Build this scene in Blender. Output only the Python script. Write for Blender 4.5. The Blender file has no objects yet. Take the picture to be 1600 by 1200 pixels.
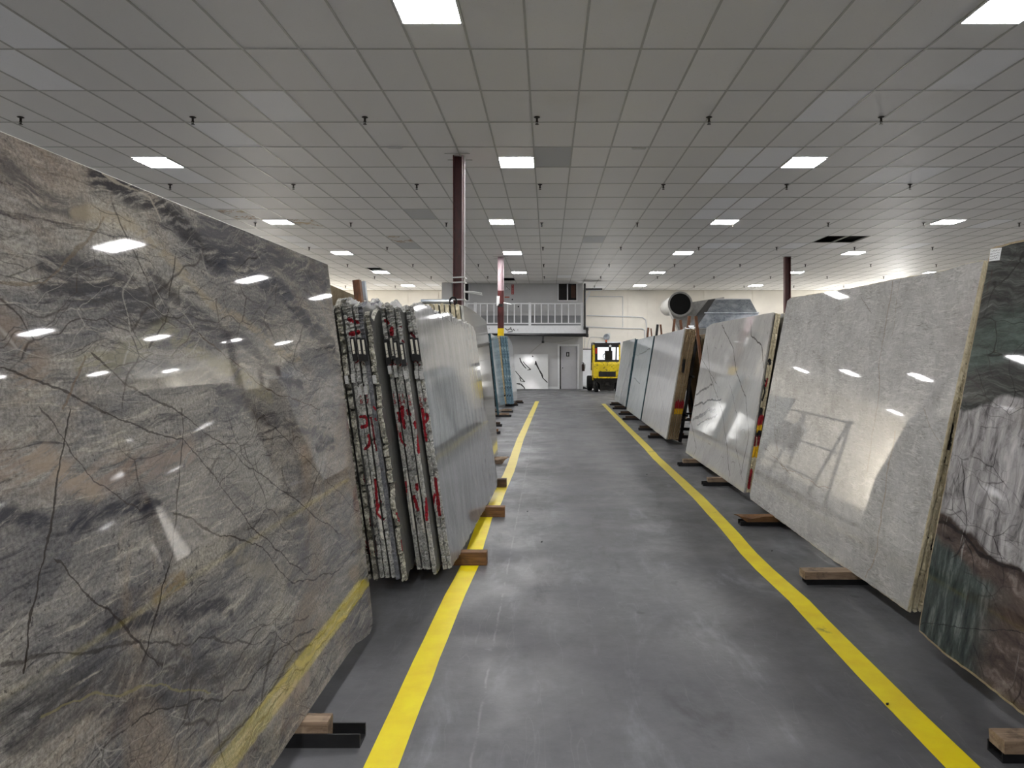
import bpy, math, random
import numpy as np
from mathutils import Vector, Matrix

C = bpy.context.scene.collection
SC = bpy.context.scene
# ------------------------------------------------------------------ camera, world, light, exposure
F, CX, CY, CAMZ = 1130.0, 856.0, 554.0, 1.6
cam = bpy.data.cameras.new('camera')
cam_o = bpy.data.objects.new('camera', cam)
C.objects.link(cam_o)
cam_o.location = (0, 0, CAMZ)
cam_o.rotation_euler = (math.pi / 2, 0, 0)
cam.sensor_width = 36
cam.lens = 36 * F / 1600
cam.shift_x = -(CX - 800) / 1600
cam.shift_y = -(600 - CY) / 1600
cam.clip_start = 0.05
SC.camera = cam_o
world = bpy.data.worlds.new('world')
SC.world = world
world.use_nodes = True
world.node_tree.nodes['Background'].inputs[0].default_value = (0.9, 0.95, 1.0, 1)
world.node_tree.nodes['Background'].inputs[1].default_value = 1.0
SC.view_settings.view_transform = 'Standard'
SC.view_settings.look = 'None'
SC.view_settings.gamma = 1
SC.view_settings.use_curve_mapping = False
SC.view_settings.exposure = 0.5
SC.cycles.use_denoising = True
SC.cycles.max_bounces = 6
SC.cycles.diffuse_bounces = 4
SC.cycles.adaptive_threshold = 0.03
SC.cycles.glossy_bounces = 4
SC.cycles.sample_clamp_indirect = 8.0
PANEL_STRENGTH = 60.0


def area(name, loc, rot, sx, sy, power, col):
    l = bpy.data.lights.new(name, 'AREA')
    l.shape = 'RECTANGLE'
    l.size, l.size_y, l.energy, l.color = sx, sy, power, col
    o = bpy.data.objects.new(name, l)
    C.objects.link(o)
    o.location = loc
    o.rotation_euler = rot
    return o


PI = math.pi
# daylight by the dock door behind the forklift; added side fills brighten back wall
area('daylight_back_door', (3.05, 37.05, 1.1), (PI / 2, 0, PI), 1.15, 2.1, 50, (1.0, 0.98, 0.95))
area('fill_right_side', (17.3, 35.7, 2.2), (0, PI / 2, 0), 3.6, 1.6, 300, (1.0, 0.98, 0.94))
area('fill_left_side', (-14.3, 35.7, 2.2), (0, -PI / 2, 0), 3.6, 1.6, 360, (1.0, 0.94, 0.85))

# ------------------------------------------------------------------ helpers


def lin(v):
    v = v / 255.0
    return v / 12.92 if v <= 0.04045 else ((v + 0.055) / 1.055) ** 2.4


def rgb(r, g, b):
    return (lin(r), lin(g), lin(b), 1.0)


def tag(o, label=None, cat=None, group=None, kind=None):
    if label:
        o['label'] = label
    if cat:
        o['category'] = cat
    if group:
        o['group'] = group
    if kind:
        o['kind'] = kind
    return o


def ray(px, py):
    return Vector(((px - CX) / F, 1.0, -(py - CY) / F))


def at(px, py, d):
    r = ray(px, py)
    return Vector((r.x * d, d, CAMZ + r.z * d))


def onz(px, py, z):
    r = ray(px, py)
    return at(px, py, (z - CAMZ) / r.z)


class MB:
    def __init__(self):
        self.v, self.f, self.m = [], [], []

    def add(self, vs, fs, mi=0):
        n = len(self.v)
        self.v += [tuple(p) for p in vs]
        self.f += [tuple(i + n for i in f) for f in fs]
        self.m += [mi] * len(fs)
        return self

    def box(self, x0, x1, y0, y1, z0, z1, mi=0):
        vs = [(x, y, z) for z in (z0, z1) for y in (y0, y1) for x in (x0, x1)]
        return self.add(vs, [(0, 2, 3, 1), (4, 5, 7, 6), (0, 1, 5, 4), (2, 6, 7, 3), (0, 4, 6, 2), (1, 3, 7, 5)], mi)

    def cbox(self, c, h, mi=0):
        return self.box(c[0] - h[0], c[0] + h[0], c[1] - h[1], c[1] + h[1], c[2] - h[2], c[2] + h[2], mi)

    def bar(self, p0, p1, w, d, up=(0, 0, 1), mi=0):
        p0, p1 = Vector(p0), Vector(p1)
        a = (p1 - p0).normalized()
        u = Vector(up)
        if abs(a.dot(u)) > 0.98:
            u = Vector((0, 1, 0))
        s = a.cross(u).normalized() * (w / 2)
        t = s.cross(a).normalized() * (d / 2)
        vs = [p + i * s + j * t for p in (p0, p1) for i, j in ((-1, -1), (1, -1), (1, 1), (-1, 1))]
        return self.add(vs, [(0, 1, 2, 3), (7, 6, 5, 4), (0, 4, 5, 1), (1, 5, 6, 2), (2, 6, 7, 3), (3, 7, 4, 0)], mi)

    def cyl(self, p0, p1, r0, r1=None, n=12, mi=0, caps=True):
        r1 = r0 if r1 is None else r1
        p0, p1 = Vector(p0), Vector(p1)
        a = (p1 - p0).normalized()
        u = Vector((0, 0, 1)) if abs(a.z) < 0.9 else Vector((1, 0, 0))
        s = a.cross(u).normalized()
        t = s.cross(a).normalized()
        vs = []
        for p, r in ((p0, r0), (p1, r1)):
            for k in range(n):
                q = 2 * PI * k / n
                vs.append(p + r * (math.cos(q) * s + math.sin(q) * t))
        fs = [(k, (k + 1) % n, n + (k + 1) % n, n + k) for k in range(n)]
        if caps:
            fs += [tuple(range(n))[::-1], tuple(range(n, 2 * n))]
        return self.add(vs, fs, mi)

    def lathe(self, c, axis, prof, n=20, mi=0):
        """prof: list of (along axis, radius)"""
        c, a = Vector(c), Vector(axis).normalized()
        u = Vector((0, 0, 1)) if abs(a.z) < 0.9 else Vector((1, 0, 0))
        s = a.cross(u).normalized()
        t = s.cross(a).normalized()
        vs = []
        for h, r in prof:
            for k in range(n):
                q = 2 * PI * k / n
                vs.append(c + h * a + r * (math.cos(q) * s + math.sin(q) * t))
        fs = []
        for j in range(len(prof) - 1):
            for k in range(n):
                fs.append((j * n + k, j * n + (k + 1) % n, (j + 1) * n + (k + 1) % n, (j + 1) * n + k))
        return self.add(vs, fs, mi)

    def tube(self, pts, r, n=8, mi=0):
        for a, b in zip(pts[:-1], pts[1:]):
            self.cyl(a, b, r, n=n, mi=mi)
        return self

    def prism(self, poly, vec, mi=0):
        poly = [Vector(p) for p in poly]
        vec = Vector(vec)
        n = len(poly)
        vs = poly + [p + vec for p in poly]
        fs = [tuple(range(n)), tuple(range(2 * n - 1, n - 1, -1))]
        fs += [(k, n + k, n + (k + 1) % n, (k + 1) % n) for k in range(n)]
        return self.add(vs, fs, mi)

    def build(self, name, mats, parent=None, local=False, smooth=False, loc=None):
        me = bpy.data.meshes.new(name)
        off = Vector((0, 0, 0))
        if loc is not None:
            off = Vector(loc)
        if parent is not None and not local:
            p = parent
            while p is not None:
                off = off + p.location
                p = p.parent
        me.from_pydata([Vector(p) - off for p in self.v], [], self.f)
        if not isinstance(mats, (list, tuple)):
            mats = [mats]
        for m in mats:
            me.materials.append(m)
        if len(mats) > 1:
            me.polygons.foreach_set('material_index', self.m)
        if smooth:
            me.polygons.foreach_set('use_smooth', [True] * len(me.polygons))
        me.update()
        import bmesh
        bm = bmesh.new()
        bm.from_mesh(me)
        bmesh.ops.recalc_face_normals(bm, faces=bm.faces)
        bm.to_mesh(me)
        bm.free()
        o = bpy.data.objects.new(name, me)
        C.objects.link(o)
        if parent is not None:
            o.parent = parent
        if loc is not None:
            o.location = loc
        return o


def empty(name, loc, label=None, cat=None, group=None):
    o = bpy.data.objects.new(name, None)
    C.objects.link(o)
    o.location = loc
    o.empty_display_size = 0.1
    return tag(o, label, cat, group)


# ------------------------------------------------------------------ node helper
class NT:
    def __init__(self, name):
        self.mat = bpy.data.materials.new(name)
        self.mat.use_nodes = True
        self.t = self.mat.node_tree
        self.b = self.t.nodes['Principled BSDF']

    def _set(self, sock, v):
        if hasattr(v, 'is_output') or isinstance(v, bpy.types.NodeSocket):
            self.t.links.new(v, sock)
        elif v is not None:
            if sock.type == 'RGBA' and len(v) == 3:
                v = (*v, 1)
            sock.default_value = v

    def n(self, typ, out=0, ins=None, **kw):
        nd = self.t.nodes.new(typ)
        for k, v in kw.items():
            setattr(nd, k, v)
        for k, v in (ins or {}).items():
            self._set(nd.inputs[k], v)
        return nd.outputs[out]

    def obj(self):
        return self.n('ShaderNodeTexCoord', 3)

    def pos(self):
        return self.n('ShaderNodeNewGeometry', 0)

    def math(self, op, a, b=None, c=None, clamp=False):
        ins = {0: a}
        if b is not None:
            ins[1] = b
        if c is not None:
            ins[2] = c
        return self.n('ShaderNodeMath', 0, ins, operation=op, use_clamp=clamp)

    def vm(self, op, a, b=None, out=0):
        ins = {0: a}
        if b is not None:
            ins[1] = b
        return self.n('ShaderNodeVectorMath', out, ins, operation=op)

    def scale(self, a, s):
        return self.n('ShaderNodeVectorMath', 0, {0: a, 3: s}, operation='SCALE')

    def mapping(self, v, rot=(0, 0, 0), scale=(1, 1, 1), loc=(0, 0, 0)):
        return self.n('ShaderNodeMapping', 0, {0: v, 1: loc, 2: rot, 3: scale})

    def noise(self, v, s, detail=4, rough=0.55, dist=0.0, col=False, typ='FBM'):
        return self.n('ShaderNodeTexNoise', 1 if col else 0,
                      {'Vector': v, 'Scale': s, 'Detail': detail, 'Roughness': rough, 'Distortion': dist}, noise_type=typ)

    def vor(self, v, s, feature='F1', out=0, rnd=1.0):
        return self.n('ShaderNodeTexVoronoi', out, {'Vector': v, 'Scale': s, 'Randomness': rnd}, feature=feature)

    def warp(self, v, s, amt, detail=3):
        q = self.noise(v, s, detail, col=True)
        q = self.vm('SUBTRACT', q, (0.5, 0.5, 0.5))
        if getattr(self, 'flat_y', False):
            return self.n('ShaderNodeVectorMath', 0, {0: q, 1: (amt, 0, amt), 2: v}, operation='MULTIPLY_ADD')
        return self.vm('ADD', v, self.scale(q, amt))

    def mr(self, v, a, b, c=0.0, d=1.0, smooth=True):
        return self.n('ShaderNodeMapRange', 0, {0: v, 1: a, 2: b, 3: c, 4: d},
                      interpolation_type='SMOOTHSTEP' if smooth else 'LINEAR')

    def ramp(self, f, stops, interp='LINEAR'):
        nd = self.t.nodes.new('ShaderNodeValToRGB')
        nd.color_ramp.interpolation = interp
        el = nd.color_ramp.elements
        while len(el) < len(stops):
            el.new(0.5)
        for e, (p, c) in zip(el, stops):
            e.position = p
            e.color = c if len(c) == 4 else (*c, 1)
        self._set(nd.inputs[0], f)
        return nd.outputs[0]

    def mix(self, f, a, b, mode='MIX'):
        nd = self.t.nodes.new('ShaderNodeMix')
        nd.data_type = 'RGBA'
        nd.blend_type = mode
        self._set(nd.inputs[0], f)
        self._set(nd.inputs[6], a)
        self._set(nd.inputs[7], b)
        return nd.outputs[2]

    def bump(self, h, strength=0.3, dist=0.01):
        return self.n('ShaderNodeBump', 0, {'Height': h, 'Strength': strength, 'Distance': dist})

    def out(self, col=None, rough=None, metal=None, normal=None, spec=None, coat=None):
        for k, v in (('Base Color', col), ('Roughness', rough), ('Metallic', metal), ('Normal', normal),
                     ('Specular IOR Level', spec), ('Coat Weight', coat)):
            if v is not None:
                self._set(self.b.inputs[k], v)
        return self.mat

    def seg(self, P, a, b):
        """distance from P to the segment a-b"""
        a, b = Vector(a), Vector(b)
        d = b - a
        pa = self.vm('SUBTRACT', P, tuple(a))
        t = self.math('MULTIPLY', self.vm('DOT_PRODUCT', pa, tuple(d), 1), 1.0 / max(d.length_squared, 1e-9), clamp=True)
        q = self.vm('SUBTRACT', pa, self.n('ShaderNodeVectorMath', 0, {0: tuple(d), 3: t}, operation='SCALE'))
        return self.vm('LENGTH', q, out=1)

    def poly(self, P, pts):
        # each segment waits for the one before it (a nil offset), which keeps the shader stack small
        m = getattr(self, 'last', None)
        first = True
        for a, b in zip(pts[:-1], pts[1:]):
            Q = P if m is None else self.n('ShaderNodeVectorMath', 0, {0: m, 1: (1e-9, 1e-9, 1e-9), 2: P}, operation='MULTIPLY_ADD')
            s = self.seg(Q, a, b)
            m = s if first else self.math('MINIMUM', m, s)
            first = False
        return m


def flat(name, col, rough=0.5, metal=0.0, bumps=0.0, var=0.12, scale=8.0, spec=None):
    m = NT(name)
    n = m.noise(m.obj(), scale, 5)
    c = m.mix(m.mr(n, 0.3, 0.7), tuple(x * (1 - var) for x in col[:3]), tuple(min(1, x * (1 + var)) for x in col[:3]))
    nb = m.bump(m.noise(m.obj(), scale * 6, 4), bumps, 0.005) if bumps else None
    return m.out(c, rough, metal, nb, spec)


def emis(name, col, s):
    m = NT(name)
    m.b.inputs['Base Color'].default_value = (0.8, 0.8, 0.8, 1)
    m.b.inputs['Emission Color'].default_value = col
    m.b.inputs['Emission Strength'].default_value = s
    return m.mat


# ------------------------------------------------------------------ materials
M = {}
# floor
m = NT('concrete_floor')
P = m.pos()
big = m.noise(m.warp(P, 0.5, 1.2), 0.55, 6, 0.6)
fine = m.noise(P, 14, 8, 0.65)
mid = m.noise(m.mapping(P, scale=(1.6, 0.5, 1)), 2.2, 7, 0.62, 0.5)
col = m.ramp(big, [(0.3, rgb(80, 80, 82)), (0.5, rgb(95, 96, 99)), (0.72, rgb(114, 115, 118))])
col = m.mix(m.mr(mid, 0.52, 0.75), col, rgb(122, 124, 128))
col = m.mix(m.mr(mid, 0.42, 0.25), col, rgb(72, 72, 75))
col = m.mix(0.35, col, m.ramp(fine, [(0.3, (0.35, 0.35, 0.35)), (0.7, (0.65, 0.65, 0.65))]), 'OVERLAY')
spots = m.mr(m.vor(m.warp(P, 4, 0.15), 1.3), 0.03, 0.05, 1, 0)
col = m.mix(m.math('MULTIPLY', spots, 0.5), col, rgb(50, 50, 52))
stain = m.mr(m.noise(m.warp(P, 1.2, 0.8), 0.9, 3), 0.6, 0.85)
col = m.mix(m.math('MULTIPLY', stain, 0.35), col, rgb(62, 62, 66))
wh = m.mr(m.noise(m.mapping(m.warp(P, 2, 0.4), rot=(0, 0, 0.5), scale=(7, 1.0, 1)), 2.0, 8, 0.75), 0.66, 0.72)
col = m.mix(m.math('MULTIPLY', wh, 0.22), col, rgb(158, 160, 162))
scr = m.mr(m.math('ABSOLUTE', m.math('SUBTRACT', m.noise(m.mapping(P, scale=(3, 0.35, 1)), 1.3, 3), 0.5)), 0.0, 0.004, 1, 0)
col = m.mix(m.math('MULTIPLY', scr, 0.12), col, rgb(150, 152, 154))
sep = m.n('ShaderNodeSeparateXYZ', 0, {0: m.warp(P, 6, 0.03)})
sepy = m.t.nodes[-1].outputs[1]
for (s, v0, sc_) in ((sepy, 12.7, 0.012), (sepy, 24.9, 0.012), (sep, -0.30, 0.010)):
    jl = m.mr(m.math('ABSOLUTE', m.math('SUBTRACT', s, v0)), 0.0, sc_, 1, 0)
    br = m.mr(m.noise(P, 3.0, 6, 0.8), 0.42, 0.55)
    col = m.mix(m.math('MULTIPLY', m.math('MULTIPLY', jl, br), 0.25), col, rgb(165, 165, 165))
rg = m.mr(m.noise(m.warp(P, 1.0, 0.5), 1.6, 7, 0.65), 0.3, 0.72, 0.36, 0.62)
bp = m.bump(m.math('ADD', m.noise(P, 30, 6, 0.6), m.math('MULTIPLY', m.noise(P, 3, 3), 2.0)), 0.2, 0.006)
M['floor'] = m.out(col, rg, None, bp, 0.45)

# yellow line paint
m = NT('yellow_line_paint')
P = m.pos()
w1 = m.noise(P, 22, 8, 0.75)
sy = m.n('ShaderNodeSeparateXYZ', 1, {0: P})
col = m.ramp(m.noise(P, 5, 6), [(0.3, rgb(240, 212, 4)), (0.7, rgb(255, 238, 14))])
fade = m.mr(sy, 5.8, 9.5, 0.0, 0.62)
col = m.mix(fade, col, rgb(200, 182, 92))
cut = m.math('ADD', 0.68, m.math('MULTIPLY', m.noise(P, 1.1, 3), 0.12))
wear = m.mr(m.math('SUBTRACT', w1, cut), -0.02, 0.03)
patch = m.mr(m.noise(m.warp(P, 3, 0.2), 1.7, 2), 0.66, 0.7)
wear2 = m.math('MULTIPLY', patch, m.mr(w1, 0.45, 0.55))
col = m.mix(m.math('MAXIMUM', wear, m.math('MULTIPLY', wear2, 0.7)), col, rgb(95, 90, 60))
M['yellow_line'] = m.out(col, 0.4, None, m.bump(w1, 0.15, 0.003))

# ceiling tile (three tones of the same fissured panel)


def tile_mat(name, c, var):
    m = NT(name)
    P = m.pos()
    oi = m.n('ShaderNodeObjectInfo', 4 if False else 'Random')
    base = m.mix(oi, tuple(x * (1 - var) for x in c[:3]), tuple(x * (1 + var) for x in c[:3]))
    f = m.noise(P, 60, 6, 0.7)
    col = m.mix(m.mr(f, 0.6, 0.7), base, tuple(x * 0.8 for x in c[:3]))
    st = m.mr(m.noise(m.warp(P, 1.5, 0.6), 0.35, 4), 0.6, 0.75, 0, 0.12)
    col = m.mix(st, col, rgb(150, 140, 115))
    return m.out(col, 0.55, None, m.bump(f, 0.35, 0.003), 0.35)


M['tile'] = tile_mat('ceiling_tile_aged', rgb(230, 229, 226), 0.035)
M['tile_new'] = tile_mat('ceiling_tile_new', rgb(246, 247, 248), 0.01)
M['tile_grey'] = tile_mat('ceiling_tile_grey', rgb(188, 190, 190), 0.03)
m = NT('ceiling_tile_water_stained')
P = m.pos()
n1 = m.noise(m.warp(P, 2, 0.5), 1.6, 4)
col = m.mix(m.mr(m.math('ABSOLUTE', m.math('SUBTRACT', n1, 0.5)), 0.0, 0.03, 1, 0), rgb(212, 212, 208), rgb(150, 120, 80))
col = m.mix(m.mr(n1, 0.55, 0.62), col, rgb(170, 150, 110))
M['tile_stained'] = m.out(col, 0.6)
M['grid'] = flat('ceiling_grid_metal', rgb(176, 176, 170), 0.45, 0.0, var=0.05)
M['plenum'] = flat('dark_plenum', rgb(14, 14, 15), 0.9)
M['panel'] = emis('light_panel_diffuser', (1.0, 0.985, 0.99, 1), PANEL_STRENGTH)
M['white_metal'] = flat('white_painted_metal', rgb(215, 216, 214), 0.35, var=0.04)
M['black'] = flat('black_paint', rgb(18, 18, 19), 0.4)
M['black_pipe'] = flat('black_iron_pipe', rgb(20, 20, 22), 0.35)
M['dark_steel'] = flat('dark_mill_steel', rgb(38, 38, 40), 0.42, 0.3, 0.2, 0.3)
M['wall_cream'] = flat('cream_wall_paint', rgb(234, 229, 218), 0.6, bumps=0.05, var=0.05, scale=1.2)
M['wall_grey'] = flat('pale_grey_wall_paint', rgb(202, 203, 204), 0.55, bumps=0.05, var=0.03, scale=1.5)
M['wall_band'] = flat('grey_wainscot_paint', rgb(140, 142, 145), 0.55, var=0.04)
M['wall_white'] = flat('white_trim_paint', rgb(232, 234, 236), 0.45, var=0.03)
M['glass_dark'] = flat('dark_window_glass', rgb(12, 12, 13), 0.08)
M['blind'] = flat('brown_blind', rgb(70, 45, 30), 0.7)
M['door'] = flat('grey_door_paint', rgb(192, 193, 198), 0.4, var=0.02)
M['chrome'] = flat('worn_chrome', rgb(180, 180, 180), 0.2, 1.0)
M['brass'] = flat('sprinkler_bronze', rgb(48, 44, 38), 0.4, 0.6)
M['galv'] = NT('galvanised_sheet').mat
m = NT('galvanised_sheet_metal')
P = m.obj()
col = m.ramp(m.vor(m.warp(P, 3, 0.1), 14, out=1), [(0, rgb(120, 128, 136)), (1, rgb(165, 172, 180))])
col = m.mix(m.mr(m.noise(P, 2.5, 5), 0.4, 0.7), col, rgb(185, 190, 196))
M['galv'] = m.out(col, 0.38, 0.65)
# maroon column steel
m = NT('maroon_primer_steel')
P = m.obj()
col = m.ramp(m.noise(m.mapping(P, scale=(1, 1, 0.3)), 12, 6, 0.7), [(0.3, rgb(62, 24, 24)), (0.7, rgb(98, 40, 38))])
col = m.mix(m.mr(m.noise(P, 30, 6, 0.8), 0.66, 0.7), col, rgb(150, 120, 112))
M['maroon'] = m.out(col, 0.42, None, m.bump(m.noise(P, 20, 4), 0.1, 0.003))
m = NT('lit_maroon_steel')
P = m.obj()
col = m.ramp(m.noise(m.mapping(P, scale=(1, 1, 0.2)), 9, 6, 0.7), [(0.25, rgb(128, 100, 102)), (0.6, rgb(190, 172, 176))])
M['maroon_lit'] = m.out(col, 0.42)  # paler copy of the maroon: light on the upper shaft put into the colour
M['yellow_paint'] = flat('safety_yellow_paint', rgb(232, 200, 10), 0.4, var=0.1)
# timber


def timber(name, a, b, along='X'):
    m = NT(name)
    P = m.obj()
    sc = (1.2, 14, 14) if along == 'X' else (14, 14, 1.2)
    g = m.noise(m.mapping(m.warp(P, 2.0, 0.08), scale=sc), 2.2, 6, 0.6, 1.0)
    col = m.ramp(g, [(0.3, a), (0.5, tuple((x + y) / 2 for x, y in zip(a, b))), (0.72, b)])
    dirt = m.mr(m.noise(P, 9, 5, 0.7), 0.5, 0.72, 0, 0.6)
    col = m.mix(dirt, col, rgb(60, 50, 42))
    return m.out(col, 0.65, None, m.bump(g, 0.4, 0.004))


M['timber'] = timber('warm_brown_timber', rgb(92, 62, 36), rgb(150, 108, 66))
M['timber_pale'] = timber('pale_dirty_timber', rgb(120, 98, 78), rgb(182, 160, 136))
M['timber_dark'] = timber('dark_brown_timber', rgb(48, 36, 26), rgb(92, 68, 48))  # darker brown tone of the same timber
M['timber_post'] = timber('brown_timber_post', rgb(84, 50, 30), rgb(134, 88, 54), 'Z')

# ------------------------------------------------------------------ slab frame


class Frame:
    """a leaning slab plane: origin at the near bottom front corner, x along the foot, z up the slab"""

    def __init__(self, p0, p1, zb, theta, side):
        self.o = Vector((p0[0], p0[1], zb))
        e = Vector((p1[0] - p0[0], p1[1] - p0[1], 0))
        self.L = e.length
        self.e = e.normalized()
        hor = Vector((-self.e.y, self.e.x, 0))           # points to -X (left)
        s = 1 if side == 'L' else -1
        self.s = s
        self.w = (hor * s * math.sin(theta) + Vector((0, 0, 1)) * math.cos(theta)).normalized()
        self.y = self.w.cross(self.e).normalized()
        self.side = side
        self.mat = Matrix(((self.e.x, self.y.x, self.w.x, self.o.x), (self.e.y, self.y.y, self.w.y, self.o.y),
                           (self.e.z, self.y.z, self.w.z, self.o.z), (0, 0, 0, 1)))

    def uv(self, px, py):
        r = ray(px, py)
        c = Vector((0, 0, CAMZ))
        t = (self.o - c).dot(self.y) / r.dot(self.y)
        q = c + r * t - self.o
        return (q.dot(self.e), q.dot(self.w))

    def p3(self, px, py):
        u, v = self.uv(px, py)
        return (u, 0.0, v)


def resample(pts, step):
    out = []
    n = len(pts)
    for i in range(n):
        a, b = Vector(pts[i]), Vector(pts[(i + 1) % n])
        k = max(1, int(round((b - a).length / step)))
        for j in range(k):
            out.append(a.lerp(b, j / k))
    return out


def seg_d(p, a, b):
    ax, ay = a
    dx, dy = b[0] - ax, b[1] - ay
    t = max(0, min(1, ((p[0] - ax) * dx + (p[1] - ay) * dy) / max(dx * dx + dy * dy, 1e-9)))
    return math.hypot(p[0] - ax - t * dx, p[1] - ay - t * dy)


def project(w):
    return (CX + F * w.x / w.y, CY - F * (w.z - CAMZ) / w.y)


def make_slab(name, fr, outline, thick, mats, seed=1, inset=0.0022, chisel=0.0, block=0.0, jag_top=0.0, paints=None, near_only=True,
              step=0.05, fine=0.010, K=5, kind_paint=None):
    """outline: (u, v) counter-clockwise seen from the aisle for the left row; sides get a dense rough strip.
    mats = [face, edge]. chisel: relief of the rough edge, block: depth of the steps along the edge."""
    rn = random.Random(seed)
    s = fr.s
    pts = []
    n = len(outline)
    H = max(p[1] for p in outline)
    umin = min(p[0] for p in outline)
    for i in range(n):
        a, b = Vector(outline[i]), Vector(outline[(i + 1) % n])
        near = abs(a.x - umin) < 0.08 and abs(b.x - umin) < 0.08
        st = fine if (near and chisel > 0) else step
        k = max(1, int(round((b - a).length / st)))
        for j in range(k):
            q = a.lerp(b, j / k)
            pts.append((q.x, q.y))
    n = len(pts)
    P2 = np.array(pts)
    nxt = np.roll(P2, -1, 0)
    prv = np.roll(P2, 1, 0)
    tg = nxt - prv
    tg /= np.maximum(np.linalg.norm(tg, axis=1, keepdims=True), 1e-9)
    cen = P2.mean(0)
    nrm = np.stack([tg[:, 1], -tg[:, 0]], 1)
    sg = np.sign(((P2 - cen) * nrm).sum(1)).mean()
    nrm *= (1 if sg >= 0 else -1)
    # block steps
    arc = np.concatenate([[0], np.cumsum(np.linalg.norm(np.diff(P2, axis=0), axis=1))])
    offs = np.zeros(n)
    groove = np.zeros(n)
    if block > 0:
        x, cur = 0.0, 0.0
        tot = arc[-1] + 0.1
        while x < tot:
            L = rn.uniform(0.025, 0.11)
            cur = rn.uniform(-1, 0.25) * block
            sel = (arc >= x) & (arc < x + L)
            offs[sel] = cur
            if rn.random() < 0.55:
                g = (np.abs(arc - x) < 0.006)
                groove[g] = -block * rn.uniform(0.5, 1.3)
            x += L
    jag = np.zeros(n)
    if jag_top > 0:
        top = P2[:, 1] > H - 0.25
        r_ = np.array([rn.uniform(-1, 1) for _ in range(n)])
        low = np.interp(arc, np.arange(0, arc[-1] + 0.2, 0.12), [rn.uniform(-1, 1) for _ in np.arange(0, arc[-1] + 0.2, 0.12)])
        jag[top] = (0.5 * r_ + low)[top] * jag_top
    verts, uvp = [], []
    rows = []
    for k in range(K):
        f = k / (K - 1)
        yy = s * thick * f
        rr = np.array([rn.uniform(-1, 1) for _ in range(n)]) * chisel
        if k in (0, K - 1):
            rr *= 0.5
        d = offs + groove + rr + jag + (chisel * 1.0 * math.sin(PI * f))
        q = P2 + nrm * d[:, None]
        row = []
        for i in range(n):
            row.append(len(verts))
            verts.append((q[i, 0], yy if k not in (0,) else s * 0.0015, q[i, 1]))
        rows.append(row)
    # front face ring, inset a touch: a small arris that catches the light
    f0 = np.array([verts[i] for i in rows[0]])
    front = []
    for i in range(n):
        front.append(len(verts))
        verts.append((f0[i, 0] - nrm[i, 0] * inset, 0.0, f0[i, 2] - nrm[i, 1] * inset))
    faces, mi = [], []
    faces.append(tuple(front)); mi.append(0)
    faces.append(tuple(rows[-1][::-1])); mi.append(1)
    rr_ = [front] + rows
    for a, b in zip(rr_[:-1], rr_[1:]):
        for i in range(n):
            j = (i + 1) % n
            faces.append((a[i], b[i], b[j], a[j])); mi.append(1)
    me = bpy.data.meshes.new(name)
    me.from_pydata(verts, [], faces)
    for mm in mats:
        me.materials.append(mm)
    me.polygons.foreach_set('material_index', mi)
    import bmesh
    bm = bmesh.new()
    bm.from_mesh(me)
    bmesh.ops.recalc_face_normals(bm, faces=bm.faces)
    bm.to_mesh(me)
    bm.free()
    # paint marks sprayed or brushed on the rough near end
    ca = me.color_attributes.new('paint', 'FLOAT_COLOR', 'POINT')
    buf = np.zeros((len(verts), 4), dtype=np.float32)
    if paints:
        thr = umin + 0.05
        for i, v in enumerate(verts):
            if v[0] < thr:
                px = project(fr.mat @ Vector(v))
                for (poly, wd, colr) in paints:
                    dd = min(seg_d(px, a, b) for a, b in zip(poly[:-1], poly[1:]))
                    if dd < wd:
                        buf[i] = (colr[0], colr[1], colr[2], 1.0)
    ca.data.foreach_set('color', buf.ravel())
    me.update()
    o = bpy.data.objects.new(name, me)
    C.objects.link(o)
    o.matrix_world = fr.mat
    return o


def slab_edge_mat(name, stops, scale=30, rough=0.8, streak=None, dark=0.35):
    m = NT(name)
    P = m.obj()
    Q = m.mapping(P, scale=streak) if streak else P
    n1 = m.noise(m.warp(Q, 12, 0.05), scale, 6, 0.75)
    n2 = m.noise(Q, 4.0, 5, 0.7)
    f = m.math('ADD', m.math('MULTIPLY', n1, 0.65), m.math('MULTIPLY', n2, 0.35))
    col = m.ramp(f, stops)
    pk = m.mr(m.noise(P, scale * 2.4, 3, 0.6), 0.62, 0.66)
    col = m.mix(m.math('MULTIPLY', pk, dark), col, rgb(22, 22, 22))
    at_ = m.n('ShaderNodeAttribute', 'Color', attribute_name='paint')
    al = m.t.nodes[-1].outputs['Alpha']
    mk = m.math('MULTIPLY', m.mr(al, 0.3, 0.6), m.mr(m.noise(P, 60, 4, 0.7), 0.25, 0.36))
    col = m.mix(mk, col, at_)
    return m.out(col, rough, None, m.bump(n1, 0.7, 0.004))


M['edge_granite'] = slab_edge_mat('rough_granite_edge', [(0.30, rgb(52, 52, 52)), (0.42, rgb(128, 128, 125)), (0.54, rgb(188, 188, 183)), (0.68, rgb(232, 232, 226))], 45, dark=0.7)
M['edge_dark'] = slab_edge_mat('rough_dark_granite_edge', [(0.30, rgb(44, 45, 48)), (0.5, rgb(100, 102, 107)), (0.7, rgb(165, 166, 165))], 45)
M['edge_blocky'] = slab_edge_mat('broken_granite_edge', [(0.32, rgb(44, 42, 38)), (0.46, rgb(138, 136, 126)), (0.6, rgb(222, 220, 206))], 26, dark=0.7)
M['edge_cream'] = slab_edge_mat('cream_stone_edge', [(0.30, rgb(124, 112, 86)), (0.5, rgb(200, 190, 160)), (0.68, rgb(232, 225, 202))], 24, streak=(1, 1, 0.35), dark=0.2)
M['edge_tan'] = slab_edge_mat('tan_resin_edge', [(0.30, rgb(120, 104, 80)), (0.5, rgb(160, 144, 116)), (0.7, rgb(196, 182, 152))], 30, dark=0.15)
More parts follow.
